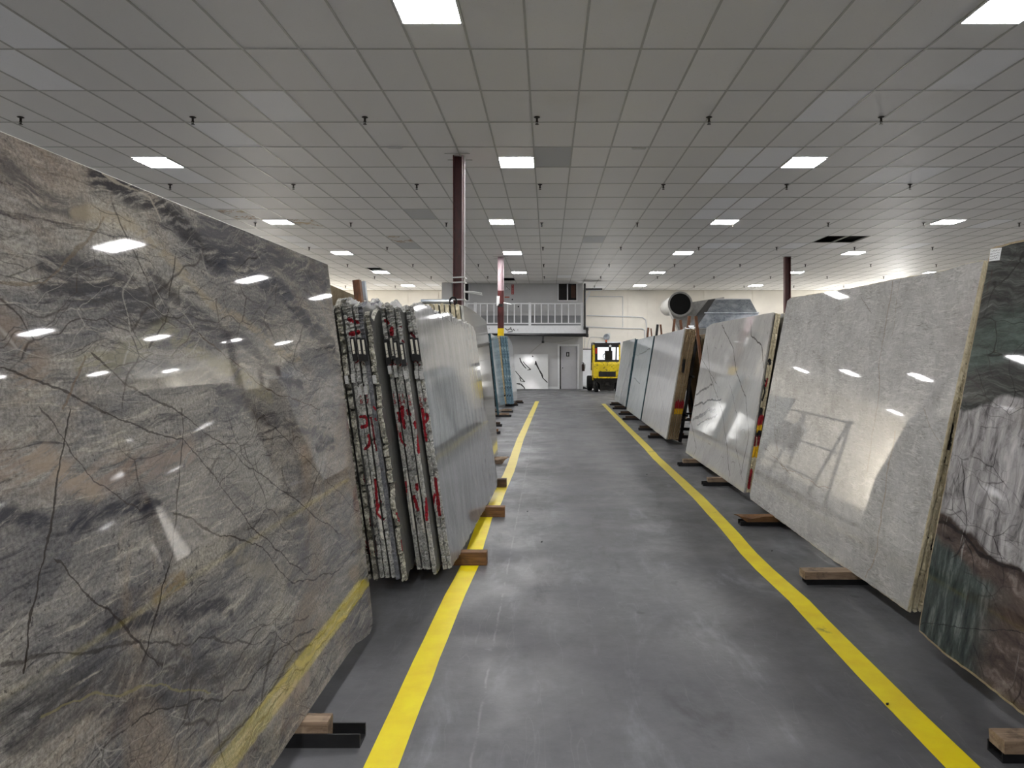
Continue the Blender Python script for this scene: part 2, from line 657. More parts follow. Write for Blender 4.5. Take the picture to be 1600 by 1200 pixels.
M['edge_brown'] = slab_edge_mat('brown_stained_edge', [(0.30, rgb(78, 62, 40)), (0.5, rgb(138, 118, 88)), (0.7, rgb(190, 176, 146))], 22, streak=(1, 1, 0.25), dark=0.35)
M['edge_teal'] = slab_edge_mat('teal_resin_edge', [(0.30, rgb(24, 44, 52)), (0.5, rgb(52, 84, 94)), (0.7, rgb(92, 124, 132))], 18)
M['edge_blue'] = slab_edge_mat('blue_quartzite_edge', [(0.34, rgb(52, 80, 94)), (0.5, rgb(110, 140, 154)), (0.66, rgb(180, 198, 206))], 10)
M['edge_yellowtan'] = slab_edge_mat('ochre_stone_edge', [(0.34, rgb(130, 108, 74)), (0.5, rgb(186, 164, 122)), (0.68, rgb(214, 200, 168))], 16)
M['edge_pale'] = slab_edge_mat('pale_polished_edge', [(0.30, rgb(150, 150, 145)), (0.7, rgb(205, 204, 196))], 30, 0.4, dark=0.05)


def stone(name, stops, ang=0.0, stretch=(1.0, 1.0), scale=1.0, warp=0.5, fine=0.25, rough=0.03, feats=(), spk=None,
          second=None, post=None, cracks=None):
    """polished stone. coordinates are the slab's own (x along the foot, z up). ang turns the grain, stretch draws it out."""
    m = NT(name)
    m.flat_y = True
    P = m.mapping(m.obj(), scale=(1, 0, 1))
    W = m.warp(m.warp(P, 0.9 * scale, warp, 2), 4.5 * scale, warp * 0.16, 4)
    R = m.mapping(W, rot=(0, ang, 0))
    S = m.mapping(R, scale=(stretch[0], 1, stretch[1]))
    n1 = m.noise(S, 1.6 * scale, 8, 0.62, 0.3)
    n2 = m.noise(m.mapping(R, scale=(stretch[0] * 1.7, 1, stretch[1] * 3.2)), 3.2 * scale, 8, 0.68, 0.6)
    f = m.math('ADD', m.math('MULTIPLY', n1, 0.6), m.math('MULTIPLY', n2, 0.4))
    col = m.ramp(f, stops)
    ff = m.noise(m.mapping(R, scale=(stretch[0], 1, stretch[1])), 26 * scale, 8, 0.75)
    col = m.mix(fine, col, m.ramp(ff, [(0.3, (0.18, 0.18, 0.18)), (0.7, (0.82, 0.82, 0.82))]), 'OVERLAY')
    ctx = dict(m=m, P=P, W=W, R=R, col=col)
    if second:
        ctx['col'] = second(ctx)
    if spk:
        s_, thr, c_, a_ = spk
        mk = m.mr(m.noise(P, s_, 3, 0.7), thr, thr + 0.05)
        ctx['col'] = m.mix(m.math('MULTIPLY', mk, a_), ctx['col'], c_)
    for ft in feats:
        pts, w, c_, a_, soft, wp = ft
        Q = {0: P, 1: m.warp(m.warp(P, 5.0, 0.07, 5), 16.0, 0.02, 4), 2: m.warp(m.warp(P, 2.2, 0.16, 3), 9.0, 0.05, 5)}[wp] if ('q%d' % wp) not in ctx else ctx['q%d' % wp]
        ctx['q%d' % wp] = Q
        d = m.poly(Q, pts)
        if w < 0.009:
            wv = ctx.get('wv')
            if wv is None:
                wv = ctx['wv'] = m.mr(m.noise(P, 7.0, 4, 0.7), 0.34, 0.62, 1.9, 0.75)
            d = m.math('MULTIPLY', d, wv)
        mk = m.mr(d, w * (1 - soft), w, 1, 0)
        if w > 0.02:
            gr = ctx.get('gr')
            if gr is None:
                gr = ctx['gr'] = m.mr(m.noise(m.mapping(R, scale=(stretch[0], 1, stretch[1] * 2)), 7.0, 7, 0.7), 0.38, 0.54)
            mk = m.math('MULTIPLY', mk, gr)
        mk = m.math('MULTIPLY', mk, a_)
        m.last = mk
        ctx['col'] = m.mix(mk, ctx['col'], c_)
    if cracks:
        for (s_, w_, c_, a_, rot_, st_) in cracks:
            q = m.mapping(m.warp(m.warp(P, 1.6, 0.35, 3), 12, 0.02, 4), rot=(0, rot_, 0), scale=(st_[0], 1, st_[1]))
            d = m.vor(q, s_, 'DISTANCE_TO_EDGE')
            brk = m.mr(m.noise(P, 1.6, 4, 0.6), 0.44, 0.56)
            mk = m.math('MULTIPLY', m.mr(d, 0.0, w_, 1, 0), brk)
            ctx['col'] = m.mix(m.math('MULTIPLY', mk, a_), ctx['col'], c_)
    if post:
        ctx['col'] = post(ctx)
    return m.out(ctx['col'], rough, None, None, 0.5)


# ------------------------------------------------------------------ frames of the leaning slabs (metres)
R_ = math.radians
FR = dict(
    L1=Frame((-1.005, 0.7), (-1.0, 4.12), 0.10, R_(6.9), 'L'),
    R1=Frame((1.975, 0.7), (1.975, 3.86), 0.10, R_(10.5), 'R'),
    R2=Frame((2.10, 4.227), (2.10, 7.55), 0.10, R_(12.1), 'R'),
    R3=Frame((2.125, 7.847), (2.11, 11.08), 0.10, R_(9.4), 'R'),
    R4=Frame((2.09, 12.79), (2.127, 16.46), 0.10, R_(9.4), 'R'),
    R5=Frame((2.12, 16.6), (2.14, 19.7), 0.10, R_(9.2), 'R'),
    R6=Frame((2.22, 20.7), (2.20, 23.9), 0.10, R_(8.2), 'R'),
    B1=Frame((-0.67, 5.05), (-0.575, 8.27), 0.10, R_(8.3), 'L'),
    B2=Frame((-0.78, 8.5), (-0.755, 10.94), 0.10, R_(6.0), 'L'),
    B3=Frame((-1.215, 18.05), (-1.245, 21.2), 0.10, R_(6.0), 'L'),
    B4=Frame((-1.035, 22.0), (-1.015, 24.4), 0.10, R_(5.6), 'L'),
)


def pp(fr, pts):
    return [FR[fr].p3(x, y) for x, y in pts]


def ft(fr, pts, w, col, a=0.8, soft=0.6, wp=1):
    return (pp(fr, pts), w, col, a, soft, wp)


K_ = rgb(44, 44, 50)
KB = rgb(58, 60, 70)
CR = rgb(52, 46, 42)
BE = rgb(182, 168, 142)
PK = rgb(166, 146, 132)
OL = rgb(120, 112, 78)
L1F = [
    # dark bands
    ft('L1', [(150, 275), (270, 345), (345, 400)], 0.075, K_, 0.9, 0.7, 2),
    ft('L1', [(345, 400), (430, 450), (480, 500), (520, 545)], 0.075, KB, 0.85, 0.7, 2),
    ft('L1', [(320, 350), (400, 395), (505, 440)], 0.09, rgb(82, 82, 88), 0.8, 0.6, 2),
    ft('L1', [(80, 420), (150, 450), (250, 490)], 0.085, rgb(62, 62, 66), 0.85, 0.6, 2),
    ft('L1', [(240, 445), (350, 520), (470, 600)], 0.045, rgb(64, 64, 70), 0.75, 0.7, 2),
    ft('L1', [(0, 250), (60, 300), (130, 330)], 0.05, rgb(70, 70, 72), 0.7, 0.7, 2),
    ft('L1', [(170, 560), (330, 600), (430, 660), (520, 690)], 0.045, rgb(80, 80, 84), 0.7, 0.7, 2),
    ft('L1', [(0, 806), (80, 812)], 0.03, rgb(50, 52, 62), 0.9, 0.7, 2),
    ft('L1', [(125, 815), (170, 785), (245, 785)], 0.035, rgb(50, 52, 62), 0.95, 0.7, 2),
    ft('L1', [(170, 985), (290, 950), (360, 940)], 0.035, rgb(56, 56, 62), 0.85, 0.7, 2),
    ft('L1', [(0, 1135), (140, 1080), (260, 1050), (420, 1030)], 0.07, rgb(56, 56, 56), 0.6, 0.8, 2),
    ft('L1', [(0, 1190), (200, 1110), (400, 1090)], 0.035, rgb(50, 50, 54), 0.6, 0.8, 2),
    ft('L1', [(495, 705), (520, 690)], 0.03, rgb(56, 56, 62), 0.8, 0.7, 2),
    ft('L1', [(540, 960), (575, 900)], 0.06, rgb(92, 94, 96), 0.7, 0.6, 2),
    # warm patches
    ft('L1', [(0, 500), (60, 560), (30, 600)], 0.08, rgb(158, 138, 120), 0.5, 0.95, 2),
    ft('L1', [(0, 740), (120, 745), (300, 700)], 0.08, PK, 0.55, 0.95, 2),
    ft('L1', [(60, 720), (150, 760)], 0.05, rgb(178, 160, 140), 0.6, 0.8, 2),
    ft('L1', [(120, 330), (200, 350), (330, 470), (470, 560)], 0.035, BE, 0.55, 0.8, 2),
    ft('L1', [(130, 570), (260, 520), (420, 620)], 0.05, rgb(160, 155, 128), 0.55, 0.8, 2),
    ft('L1', [(370, 870), (440, 900)], 0.05, rgb(172, 164, 146), 0.45, 0.9, 2),
    ft('L1', [(430, 1100), (480, 1060)], 0.05, rgb(176, 162, 150), 0.75, 0.6, 1),
    ft('L1', [(250, 930), (290, 900)], 0.04, rgb(150, 128, 92), 0.6, 0.8, 2),
    # gold vein
    ft('L1', [(345, 1170), (400, 1110), (455, 1040), (500, 985), (572, 912)], 0.034, OL, 0.68, 0.9, 2),
    ft('L1', [(400, 1110), (450, 1055), (540, 960)], 0.014, rgb(176, 164, 118), 0.55, 0.6, 2),
    ft('L1', [(60, 1130), (200, 1090), (330, 1075)], 0.006, rgb(150, 140, 96), 0.6, 0.6, 2),
    ft('L1', [(352, 1160), (410, 1095), (470, 1015), (520, 965), (574, 903)], 0.006, rgb(60, 54, 40), 0.7, 0.6, 2),
    ft('L1', [(380, 1160), (440, 1080), (500, 1005), (574, 925)], 0.005, rgb(70, 62, 44), 0.6, 0.6, 2),
    # cracks
    ft('L1', [(108, 640), (92, 730), (84, 790), (70, 880), (48, 965), (36, 1045)], 0.0045, CR, 0.9, 0.5, 1),
    ft('L1', [(286, 640), (282, 740), (268, 860), (250, 940), (225, 1030)], 0.004, CR, 0.9, 0.5, 1),
    ft('L1', [(276, 395), (262, 462)], 0.005, CR, 0.85, 0.5, 1),
    ft('L1', [(262, 485), (258, 505), (232, 540)], 0.006, CR, 0.85, 0.5, 1),
    ft('L1', [(0, 575), (90, 610), (170, 650), (285, 685), (400, 830), (480, 900)], 0.0045, CR, 0.8, 0.5, 1),
    ft('L1', [(140, 555), (200, 600), (290, 650), (380, 720), (470, 790), (540, 840)], 0.0045, CR, 0.75, 0.5, 1),
    ft('L1', [(85, 880), (160, 950), (215, 1000), (250, 1040)], 0.004, CR, 0.8, 0.5, 1),
    ft('L1', [(270, 800), (340, 835), (400, 850), (460, 915), (530, 890), (556, 860)], 0.0045, CR, 0.8, 0.5, 1),
    ft('L1', [(66, 640), (150, 755), (220, 800)], 0.0035, CR, 0.7, 0.5, 1),
    ft('L1', [(130, 560), (110, 610), (96, 640)], 0.005, rgb(120, 100, 80), 0.6, 0.5, 1),
    ft('L1', [(0, 440), (70, 435), (110, 405), (140, 370), (160, 340)], 0.006, rgb(120, 104, 84), 0.55, 0.5, 1),
    ft('L1', [(160, 275), (235, 310), (250, 345)], 0.008, rgb(196, 186, 170), 0.5, 0.6, 1),
    ft('L1', [(310, 520), (420, 610), (500, 640)], 0.0035, rgb(84, 72, 58), 0.8, 0.5, 1),
    ft('L1', [(400, 640), (480, 720), (560, 800)], 0.003, CR, 0.7, 0.5, 1),
    ft('L1', [(430, 660), (425, 700)], 0.003, CR, 0.7, 0.5, 1),
    ft('L1', [(0, 1030), (120, 1030), (230, 1010), (330, 990), (400, 1000), (480, 960)], 0.006, rgb(46, 42, 38), 0.6, 0.6, 2),
    ft('L1', [(200, 1150), (300, 1095), (380, 1070), (450, 1010), (490, 975)], 0.006, rgb(40, 38, 34), 0.75, 0.6, 2),
]
def l1_second(c):
    m = c['m']
    P, R, col = c['P'], c['R'], c['col']
    # broken country rock: patches of differing tone between healed fractures
    q = m.mapping(m.warp(m.warp(P, 1.5, 0.35, 3), 7, 0.05, 4), rot=(0, 0.45, 0), scale=(0.8, 1, 1.5))
    cell = m.n('ShaderNodeSeparateColor', 0, {0: m.vor(q, 3.2, out=1)})
    col = m.mix(m.math('MULTIPLY', m.mr(cell, 0.55, 1.0, smooth=False), 0.35), col, rgb(172, 168, 158))
    col = m.mix(m.math('MULTIPLY', m.mr(cell, 0.4, 0.0, smooth=False), 0.4), col, rgb(76, 76, 82))
    # long drawn streaks along the bedding
    st = m.noise(m.mapping(m.warp(P, 2.2, 0.12, 3), rot=(0, 0.2, 0), scale=(0.5, 1, 6)), 5.0, 9, 0.78, 0.5)
    col = m.mix(m.mr(st, 0.48, 0.34, 0, 0.85), col, rgb(54, 54, 60))
    col = m.mix(m.mr(st, 0.53, 0.66, 0, 0.75), col, rgb(200, 193, 178))
    z = m.n('ShaderNodeSeparateXYZ', 2, {0: m.warp(P, 1.5, 0.5, 3)})
    warm = m.math('MULTIPLY', m.mr(m.noise(P, 1.3, 6, 0.7, 1.0), 0.48, 0.7), 0.5)
    col = m.mix(warm, col, rgb(160, 142, 122))
    # crystalline grain
    g = m.noise(P, 95, 4, 0.75)
    col = m.mix(0.5, col, m.ramp(g, [(0.36, (0.16, 0.16, 0.16)), (0.64, (0.84, 0.84, 0.84))]), 'OVERLAY')
    dots = m.math('MULTIPLY', m.mr(m.noise(P, 48, 3, 0.6), 0.6, 0.64), m.mr(m.noise(P, 3, 3), 0.45, 0.6))
    return m.mix(m.math('MULTIPLY', dots, 0.6), col, rgb(44, 44, 48))


M['st_L1'] = stone('polished_taupe_quartzite', [(0.24, rgb(62, 63, 69)), (0.38, rgb(104, 104, 106)), (0.5, rgb(138, 135, 132)),
                   (0.62, rgb(174, 168, 158)), (0.78, rgb(202, 193, 176))], ang=0.2, stretch=(0.7, 2.6), scale=1.3, warp=0.4,
                   fine=0.5, feats=L1F, second=l1_second,
                   cracks=[(2.1, 0.010, CR, 0.75, 0.5, (0.8, 1.7)), (6.0, 0.016, rgb(196, 192, 182), 0.45, -0.4, (0.6, 2.2)),
                           (4.2, 0.012, rgb(60, 56, 52), 0.6, 0.1, (0.5, 3.0)), (3.4, 0.008, rgb(70, 60, 50), 0.6, 1.35, (0.6, 2.2)),
                           (9.0, 0.018, rgb(70, 66, 64), 0.4, 0.7, (0.6, 2.4))])


def r1_second(c):
    m = c['m']
    P, R = c['P'], c['R']
    W = m.warp(P, 2.6, 0.22, 4)
    z = m.n('ShaderNodeSeparateXYZ', 2, {0: W})
    # horizontal zones of the slab, bottom to top
    u_ = m.math('SUBTRACT', m.n('ShaderNodeSeparateXYZ', 0, {0: P}), 3.16)
    zz = m.math('ADD', z, m.math('MULTIPLY', u_, -0.106))
    z2 = m.math('ADD', z, m.math('MULTIPLY', u_, 0.16))
    # bottom: dark green / brown, veined
    grn = m.ramp(m.noise(m.mapping(P, scale=(3.2, 1, 0.8)), 5, 8, 0.7), [(0.34, rgb(36, 42, 40)), (0.52, rgb(70, 79, 76)), (0.66, rgb(120, 126, 122))])
    brn = m.ramp(m.noise(m.mapping(m.warp(P, 3, 0.3), rot=(0, 0.5, 0), scale=(1, 1, 2.4)), 4, 8, 0.75), [(0.32, rgb(44, 36, 34)), (0.52, rgb(92, 80, 74)), (0.7, rgb(150, 138, 130))])
    x = m.n('ShaderNodeSeparateXYZ', 0, {0: W})
    low = m.mix(m.mr(x, 2.5, 2.75), brn, grn)
    # middle: pale, vertical drips
    pale = m.ramp(m.noise(m.mapping(m.warp(P, 6, 0.05), scale=(3.2, 1, 1.0)), 4.5, 8, 0.7, 0.6), [(0.30, rgb(66, 62, 64)), (0.42, rgb(134, 131, 131)), (0.56, rgb(178, 175, 175)), (0.7, rgb(212, 209, 208))])
    top = m.ramp(m.noise(m.mapping(m.warp(P, 2.5, 0.2), rot=(0, -0.12, 0), scale=(0.7, 1, 5.5)), 4.2, 9, 0.75, 0.4), [(0.34, rgb(34, 35, 35)), (0.48, rgb(66, 68, 66)), (0.62, rgb(102, 105, 102)), (0.76, rgb(146, 150, 146))])
    gz = m.math('MULTIPLY', m.mr(z2, 1.42, 1.5), m.mr(z2, 1.74, 1.62))
    top = m.mix(m.math('MULTIPLY', gz, 0.75), top, m.ramp(m.noise(m.mapping(P, rot=(0, -0.2, 0), scale=(1, 1, 5)), 5, 7, 0.7), [(0.35, rgb(48, 60, 55)), (0.65, rgb(104, 120, 112))]))
    low = m.mix(m.mr(zz, 0.48, 0.54), low, brn)
    col = m.mix(m.mr(zz, 0.63, 0.65), low, pale)
    col = m.mix(m.mr(z2, 1.22, 1.25), col, top)
    e1 = m.mr(m.math('ABSOLUTE', m.math('SUBTRACT', zz, 0.62)), 0.0, 0.05, 1, 0)
    col = m.mix(m.math('MULTIPLY', e1, 0.75), col, rgb(44, 32, 28))
    drip = m.mr(m.noise(m.mapping(m.warp(P, 7, 0.03), scale=(9, 1, 0.5)), 2.2, 4, 0.6), 0.64, 0.70)
    col = m.mix(m.math('MULTIPLY', drip, 0.35), col, rgb(200, 200, 196))
    dr2 = m.mr(m.noise(m.mapping(m.warp(P, 5, 0.06), scale=(7, 1, 0.6), loc=(3, 0, 1)), 2.2, 5, 0.7), 0.64, 0.69)
    col = m.mix(m.math('MULTIPLY', dr2, 0.5), col, rgb(70, 48, 44))
    return col


M['st_R1'] = stone('polished_green_and_pale_quartzite', [(0.3, rgb(60, 60, 60)), (0.7, rgb(150, 150, 150))], fine=0.0, second=r1_second,
                   cracks=[(3.0, 0.014, rgb(26, 22, 22), 0.8, 0.1, (0.9, 1.5)), (5.0, 0.016, rgb(60, 52, 54), 0.6, 1.2, (0.6, 2.2)), (7.0, 0.01, rgb(44, 38, 38), 0.5, 0.4, (0.7, 2))],
                   feats=[ft('R1', [(1436, 800), (1480, 815), (1525, 855), (1600, 890)], 0.011, rgb(34, 24, 22), 0.9, 0.5, 2),
                          ft('R1', [(1436, 972), (1600, 990)], 0.003, rgb(30, 34, 32), 0.8, 0.5, 1)])


def fibre(c):
    """crystalline criss-cross of pale needles"""
    m = c['m']
    P = c['P']
    col = c['col']
    for k, (rot, s, st) in enumerate(((0.5, 3.2, 7.0), (-0.6, 2.8, 7.0), (1.35, 3.4, 6.0), (0.0, 2.6, 7.0), (0.95, 3.8, 6.5), (-1.1, 3.0, 7.0))):
        q = m.mapping(m.warp(P, 2.0, 0.10, 2), rot=(0, rot, 0), scale=(1, 1, st), loc=(k * 3.1, 0, k))
        n = m.noise(q, s, 2, 0.5)
        mk = m.mr(m.math('ABSOLUTE', m.math('SUBTRACT', n, 0.5)), 0.0, 0.020, 1, 0)
        mk = m.math('MULTIPLY', mk, m.mr(m.noise(P, 4.0 + k, 4), 0.42, 0.6))
        col = m.mix(m.math('MULTIPLY', mk, 0.55), col, rgb(222, 221, 217) if k % 3 != 1 else rgb(140, 137, 130))
    return col


BR = rgb(140, 124, 104)
M['st_R2'] = stone('polished_pale_grey_quartzite', [(0.3, rgb(160, 158, 154)), (0.5, rgb(184, 183, 180)), (0.7, rgb(204, 203, 201))],
                   ang=0.9, stretch=(1, 1.8), scale=1.6, warp=0.6, fine=0.3, second=fibre,
                   feats=[ft('R2', [(1395, 440), (1375, 560), (1368, 640), (1356, 740)], 0.012, BR, 0.5, 0.9, 2),
                          ft('R2', [(1408, 430), (1395, 520)], 0.006, BR, 0.45, 0.8, 2),
                          ft('R2', [(1400, 670), (1385, 760), (1370, 860), (1352, 900)], 0.012, rgb(160, 140, 112), 0.5, 0.9, 2),
                          ft('R2', [(1212, 590), (1212, 690), (1225, 730), (1300, 765)], 0.007, rgb(130, 110, 88), 0.55, 0.8, 2),
                          ft('R2', [(1195, 700), (1235, 740)], 0.004, rgb(116, 92, 72), 0.7, 0.6, 1),
                          ft('R2', [(1345, 465), (1362, 490)], 0.006, rgb(120, 108, 96), 0.5, 0.7, 1),
                          ft('R2', [(1272, 706), (1276, 698)], 0.004, rgb(90, 78, 66), 0.8, 0.5, 0),
                          ft('R2', [(1440, 640), (1470, 700)], 0.008, rgb(150, 136, 116), 0.45, 0.8, 2)])
GV = rgb(92, 89, 85)
DV = rgb(68, 66, 65)
M['st_R3'] = stone('polished_white_veined_marble', [(0.25, rgb(172, 172, 169)), (0.5, rgb(190, 189, 186)), (0.75, rgb(204, 203, 200))],
                   ang=-0.9, stretch=(1, 2.6), scale=1.2, warp=0.4, fine=0.12,
                   feats=[ft('R3', [(1173, 500), (1174, 525), (1190, 540), (1194, 580), (1190, 640)], 0.0126, GV, 0.92, 0.6, 1),
                          ft('R3', [(1128, 508), (1146, 545), (1150, 580), (1165, 620), (1170, 680), (1158, 740)], 0.0108, GV, 0.87, 0.6, 1),
                          ft('R3', [(1104, 530), (1110, 590), (1128, 640), (1136, 700), (1140, 745)], 0.0090, GV, 0.82, 0.6, 1),
                          ft('R3', [(1096, 560), (1120, 600), (1124, 650)], 0.0072, GV, 0.72, 0.6, 1),
                          ft('R3', [(1140, 600), (1152, 650), (1150, 700), (1160, 750)], 0.0072, GV, 0.72, 0.6, 1),
                          ft('R3', [(1088, 615), (1112, 604)], 0.0216, DV, 0.92, 0.6, 2),
                          ft('R3', [(1086, 632), (1126, 624)], 0.0180, DV, 0.95, 0.6, 2),
                          ft('R3', [(1083, 655), (1100, 645), (1118, 640)], 0.0324, DV, 0.87, 0.6, 2),
                          ft('R3', [(1090, 662), (1120, 648)], 0.0144, DV, 0.82, 0.6, 2),
                          ft('R3', [(1080, 660), (1088, 700), (1084, 712)], 0.0090, GV, 0.82, 0.6, 1)],
                   cracks=[(3.2, 0.014, rgb(120, 116, 110), 0.6, 0.15, (1.8, 0.6))])
M['st_R4'] = stone('polished_white_diagonal_marble', [(0.25, rgb(168, 170, 172)), (0.45, rgb(196, 197, 198)), (0.75, rgb(216, 216, 216))],
                   ang=-1.0, stretch=(0.8, 3.2), scale=1.3, warp=0.35, fine=0.1, rough=0.12,
                   feats=[ft('R4', [(1038, 560), (1030, 600), (1040, 660)], 0.008, rgb(150, 146, 142), 0.6, 0.7, 2),
                          ft('R4', [(1010, 560), (1020, 620), (1034, 680)], 0.006, rgb(154, 150, 146), 0.6, 0.7, 2)])
M['st_R5'] = stone('polished_bluish_white_marble', [(0.25, rgb(166, 174, 176)), (0.45, rgb(194, 202, 204)), (0.75, rgb(212, 218, 220))],
                   ang=-0.8, stretch=(0.8, 2.4), scale=1.2, warp=0.4, fine=0.1, rough=0.08,
                   feats=[ft('R5', [(992, 556), (1004, 552), (1016, 544)], 0.016, rgb(96, 104, 106), 0.8, 0.7, 2),
                          ft('R5', [(990, 590), (1000, 600)], 0.014, rgb(110, 116, 118), 0.7, 0.7, 2)])
M['st_R6'] = stone('polished_grey_streaked_marble', [(0.28, rgb(112, 120, 124)), (0.42, rgb(168, 174, 176)), (0.7, rgb(206, 210, 210))],
                   ang=-0.95, stretch=(0.8, 3.0), scale=1.5, warp=0.45, fine=0.2, rough=0.08,
                   feats=[ft('R6', [(985, 560), (975, 600), (968, 625)], 0.05, rgb(96, 102, 108), 0.7, 0.8, 2)])
M['st_B1'] = stone('polished_silver_grey_granite', [(0.28, rgb(118, 121, 125)), (0.45, rgb(146, 149, 152)), (0.6, rgb(166, 168, 170)), (0.78, rgb(190, 191, 191))],
                   ang=1.42, stretch=(0.5, 3.4), scale=1.6, warp=0.3, fine=0.45, rough=0.06, spk=(60, 0.6, rgb(86, 88, 92), 0.35),
                   feats=[ft('B1', [(738, 735), (746, 760)], 0.05, rgb(176, 176, 174), 0.5, 0.9, 2)])
M['st_B1d'] = stone('polished_mid_grey_granite', [(0.3, rgb(88, 89, 88)), (0.6, rgb(118, 118, 115)), (0.75, rgb(136, 136, 132))],
                    ang=1.42, stretch=(0.5, 3), scale=1.6, warp=0.3, fine=0.4, rough=0.25)
M['st_B2'] = stone('polished_silver_travertine', [(0.25, rgb(120, 119, 114)), (0.5, rgb(146, 145, 140)), (0.75, rgb(170, 168, 162))],
                   ang=-1.2, stretch=(0.5, 3.5), scale=1.4, warp=0.25, fine=0.3, rough=0.07)
M['st_B3'] = stone('polished_pale_blue_quartzite', [(0.28, rgb(92, 124, 142)), (0.4, rgb(142, 162, 172)), (0.5, rgb(184, 192, 196)), (0.66, rgb(208, 209, 208)), (0.8, rgb(186, 170, 140))],
                   ang=-1.25, stretch=(0.5, 2.6), scale=1.6, warp=0.5, fine=0.3, rough=0.08,
                   feats=[ft('B3', [(776, 545), (779, 565), (777, 580)], 0.03, rgb(166, 134, 88), 0.7, 0.8, 2)])
M['st_B4'] = stone('polished_white_blue_quartzite', [(0.3, rgb(150, 168, 176)), (0.5, rgb(196, 202, 206)), (0.75, rgb(216, 218, 218))],
                   ang=-1.2, stretch=(0.6, 2), scale=1.5, warp=0.4, fine=0.2, rough=0.1)
M['st_dark'] = stone('polished_dark_green_granite', [(0.3, rgb(34, 36, 35)), (0.5, rgb(58, 61, 59)), (0.72, rgb(92, 95, 92))],
                     ang=0.3, stretch=(0.8, 2), scale=1.6, warp=0.5, fine=0.5, rough=0.15)
M['st_back'] = stone('honed_grey_granite', [(0.3, rgb(70, 70, 70)), (0.7, rgb(120, 120, 118))], scale=2, fine=0.3, rough=0.3)
M['st_white'] = flat('white_engineered_stone', rgb(226, 228, 228), 0.12, var=0.02)
# ================================================================== the setting
CEIL = 4.87
T = 0.61
GX0, GY0 = -0.223, 7.75
XL, XR, YB, YF = -14.5, 17.5, -10.0, 36.8
YO = 33.4        # office block front wall
OX0, OX1 = -4.9, 1.62

fl = MB().box(XL - 0.2, XR + 0.2, YB - 0.2, YF + 0.2, -0.2, 0.0).build('floor', M['floor'])
tag(fl, 'dark grey scuffed concrete warehouse floor', kind='structure')


def line_marks(pts, name, label):
    """painted stripe 13 cm wide, a hair thick, following the hand-taped line"""
    c = [onz(x, y, 0.0) for x, y in pts]
    d = (c[-1] - c[-2]).normalized()
    c.append(c[-1] + d * 3.0)
    cc = []
    rn = random.Random(4)
    for a, b in zip(c[:-1], c[1:]):
        k = max(1, int((b - a).length / 0.25))
        cc += [a.lerp(b, j / k) for j in range(k)]
    cc.append(c[-1])
    vs, fs = [], []
    for i, p in enumerate(cc):
        w0, w1 = 0.066 + rn.uniform(-1, 1) * 0.002, 0.066 + rn.uniform(-1, 1) * 0.002
        for x, z in ((-w0, 0.0), (-w0, 0.0018), (w1, 0.0018), (w1, 0.0)):
            vs.append((p.x + x, p.y, z))
    for i in range(len(cc) - 1):
        for k in range(4):
            fs.append((i * 4 + k, i * 4 + (k + 1) % 4, i * 4 + 4 + (k + 1) % 4, i * 4 + 4 + k))
    mb = MB()
    mb.add(vs, fs)
    return tag(mb.build(name, M['yellow_line']), label, 'floor line', 'painted aisle lines')


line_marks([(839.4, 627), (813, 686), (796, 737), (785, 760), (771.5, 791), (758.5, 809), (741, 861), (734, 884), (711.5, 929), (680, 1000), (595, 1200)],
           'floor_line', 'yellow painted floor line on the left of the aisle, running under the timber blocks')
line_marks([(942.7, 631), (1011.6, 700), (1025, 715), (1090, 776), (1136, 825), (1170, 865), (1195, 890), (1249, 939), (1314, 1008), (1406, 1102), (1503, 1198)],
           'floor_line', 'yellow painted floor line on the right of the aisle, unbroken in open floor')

# ---- ceiling: dark plenum deck, T-grid and lay-in tiles
ceil = MB().box(XL - 0.2, XR + 0.2, YB - 0.2, YF + 0.2, CEIL + 0.35, CEIL + 0.45).build('ceiling', M['plenum'])
tag(ceil, 'suspended grid ceiling of grey lay-in tiles under a dark deck', kind='structure')
c0 = int(math.floor((XL - GX0) / T))
c1 = int(math.ceil((XR - GX0) / T))
r0 = int(math.floor((YB - GY0) / (2 * T)))
r1 = int(math.ceil((YF - GY0) / (2 * T)))
g = MB()
for c in range(c0, c1 + 1):
    x = GX0 + c * T
    if XL < x < XR:
        g.box(x - 0.012, x + 0.012, YB, YF, CEIL, CEIL + 0.006)
        g.box(x - 0.002, x + 0.002, YB, YF, CEIL + 0.006, CEIL + 0.04)
for r in range(r0, r1 + 1):
    y = GY0 + r * 2 * T
    if YB < y < YF:
        g.box(XL, XR, y - 0.010, y + 0.010, CEIL + 0.0005, CEIL + 0.0055)
gr = g.build('ceiling_grid', M['grid'], ceil)
gr['kind'] = 'stuff'


def cell_of(px, py):
    p = onz(px, py, CEIL)
    return (int(math.floor((p.x - GX0) / T)), int(math.floor((p.y - GY0) / (2 * T))))


def cell_xy(x, y):
    return (int(math.floor((x - GX0) / T)), int(math.floor((y - GY0) / (2 * T))))


NEW = [cell_of(*p) for p in ((60, 45), (75, 112), (438, 165), (362, 210), (1305, 165), (1530, 108), (1165, 245), (1210, 245), (1120, 272), (1165, 272),
                             (1375, 274), (1440, 274), (1145, 318), (1180, 318), (1110, 334), (1150, 334), (1105, 386), (1145, 386), (1240, 386), (1560, 350),
                             (310, 313), (350, 313), (295, 330), (460, 371), (470, 381), (1420, 388), (1290, 388), (876, 434), (618, 436), (607, 447), (680, 446),
                             (934, 448), (950, 452), (250, 265))]
GREY = [cell_of(*p) for p in ((657, 335), (640, 384), (923, 377), (880, 240))]
STAIN = [cell_of(*p) for p in ((395, 325), (485, 346), (634, 372), (375, 333))]
HOLE = [cell_of(*p) for p in ((1290, 378), (1325, 378))] + [cell_of(790, 438), cell_of(577, 421)]
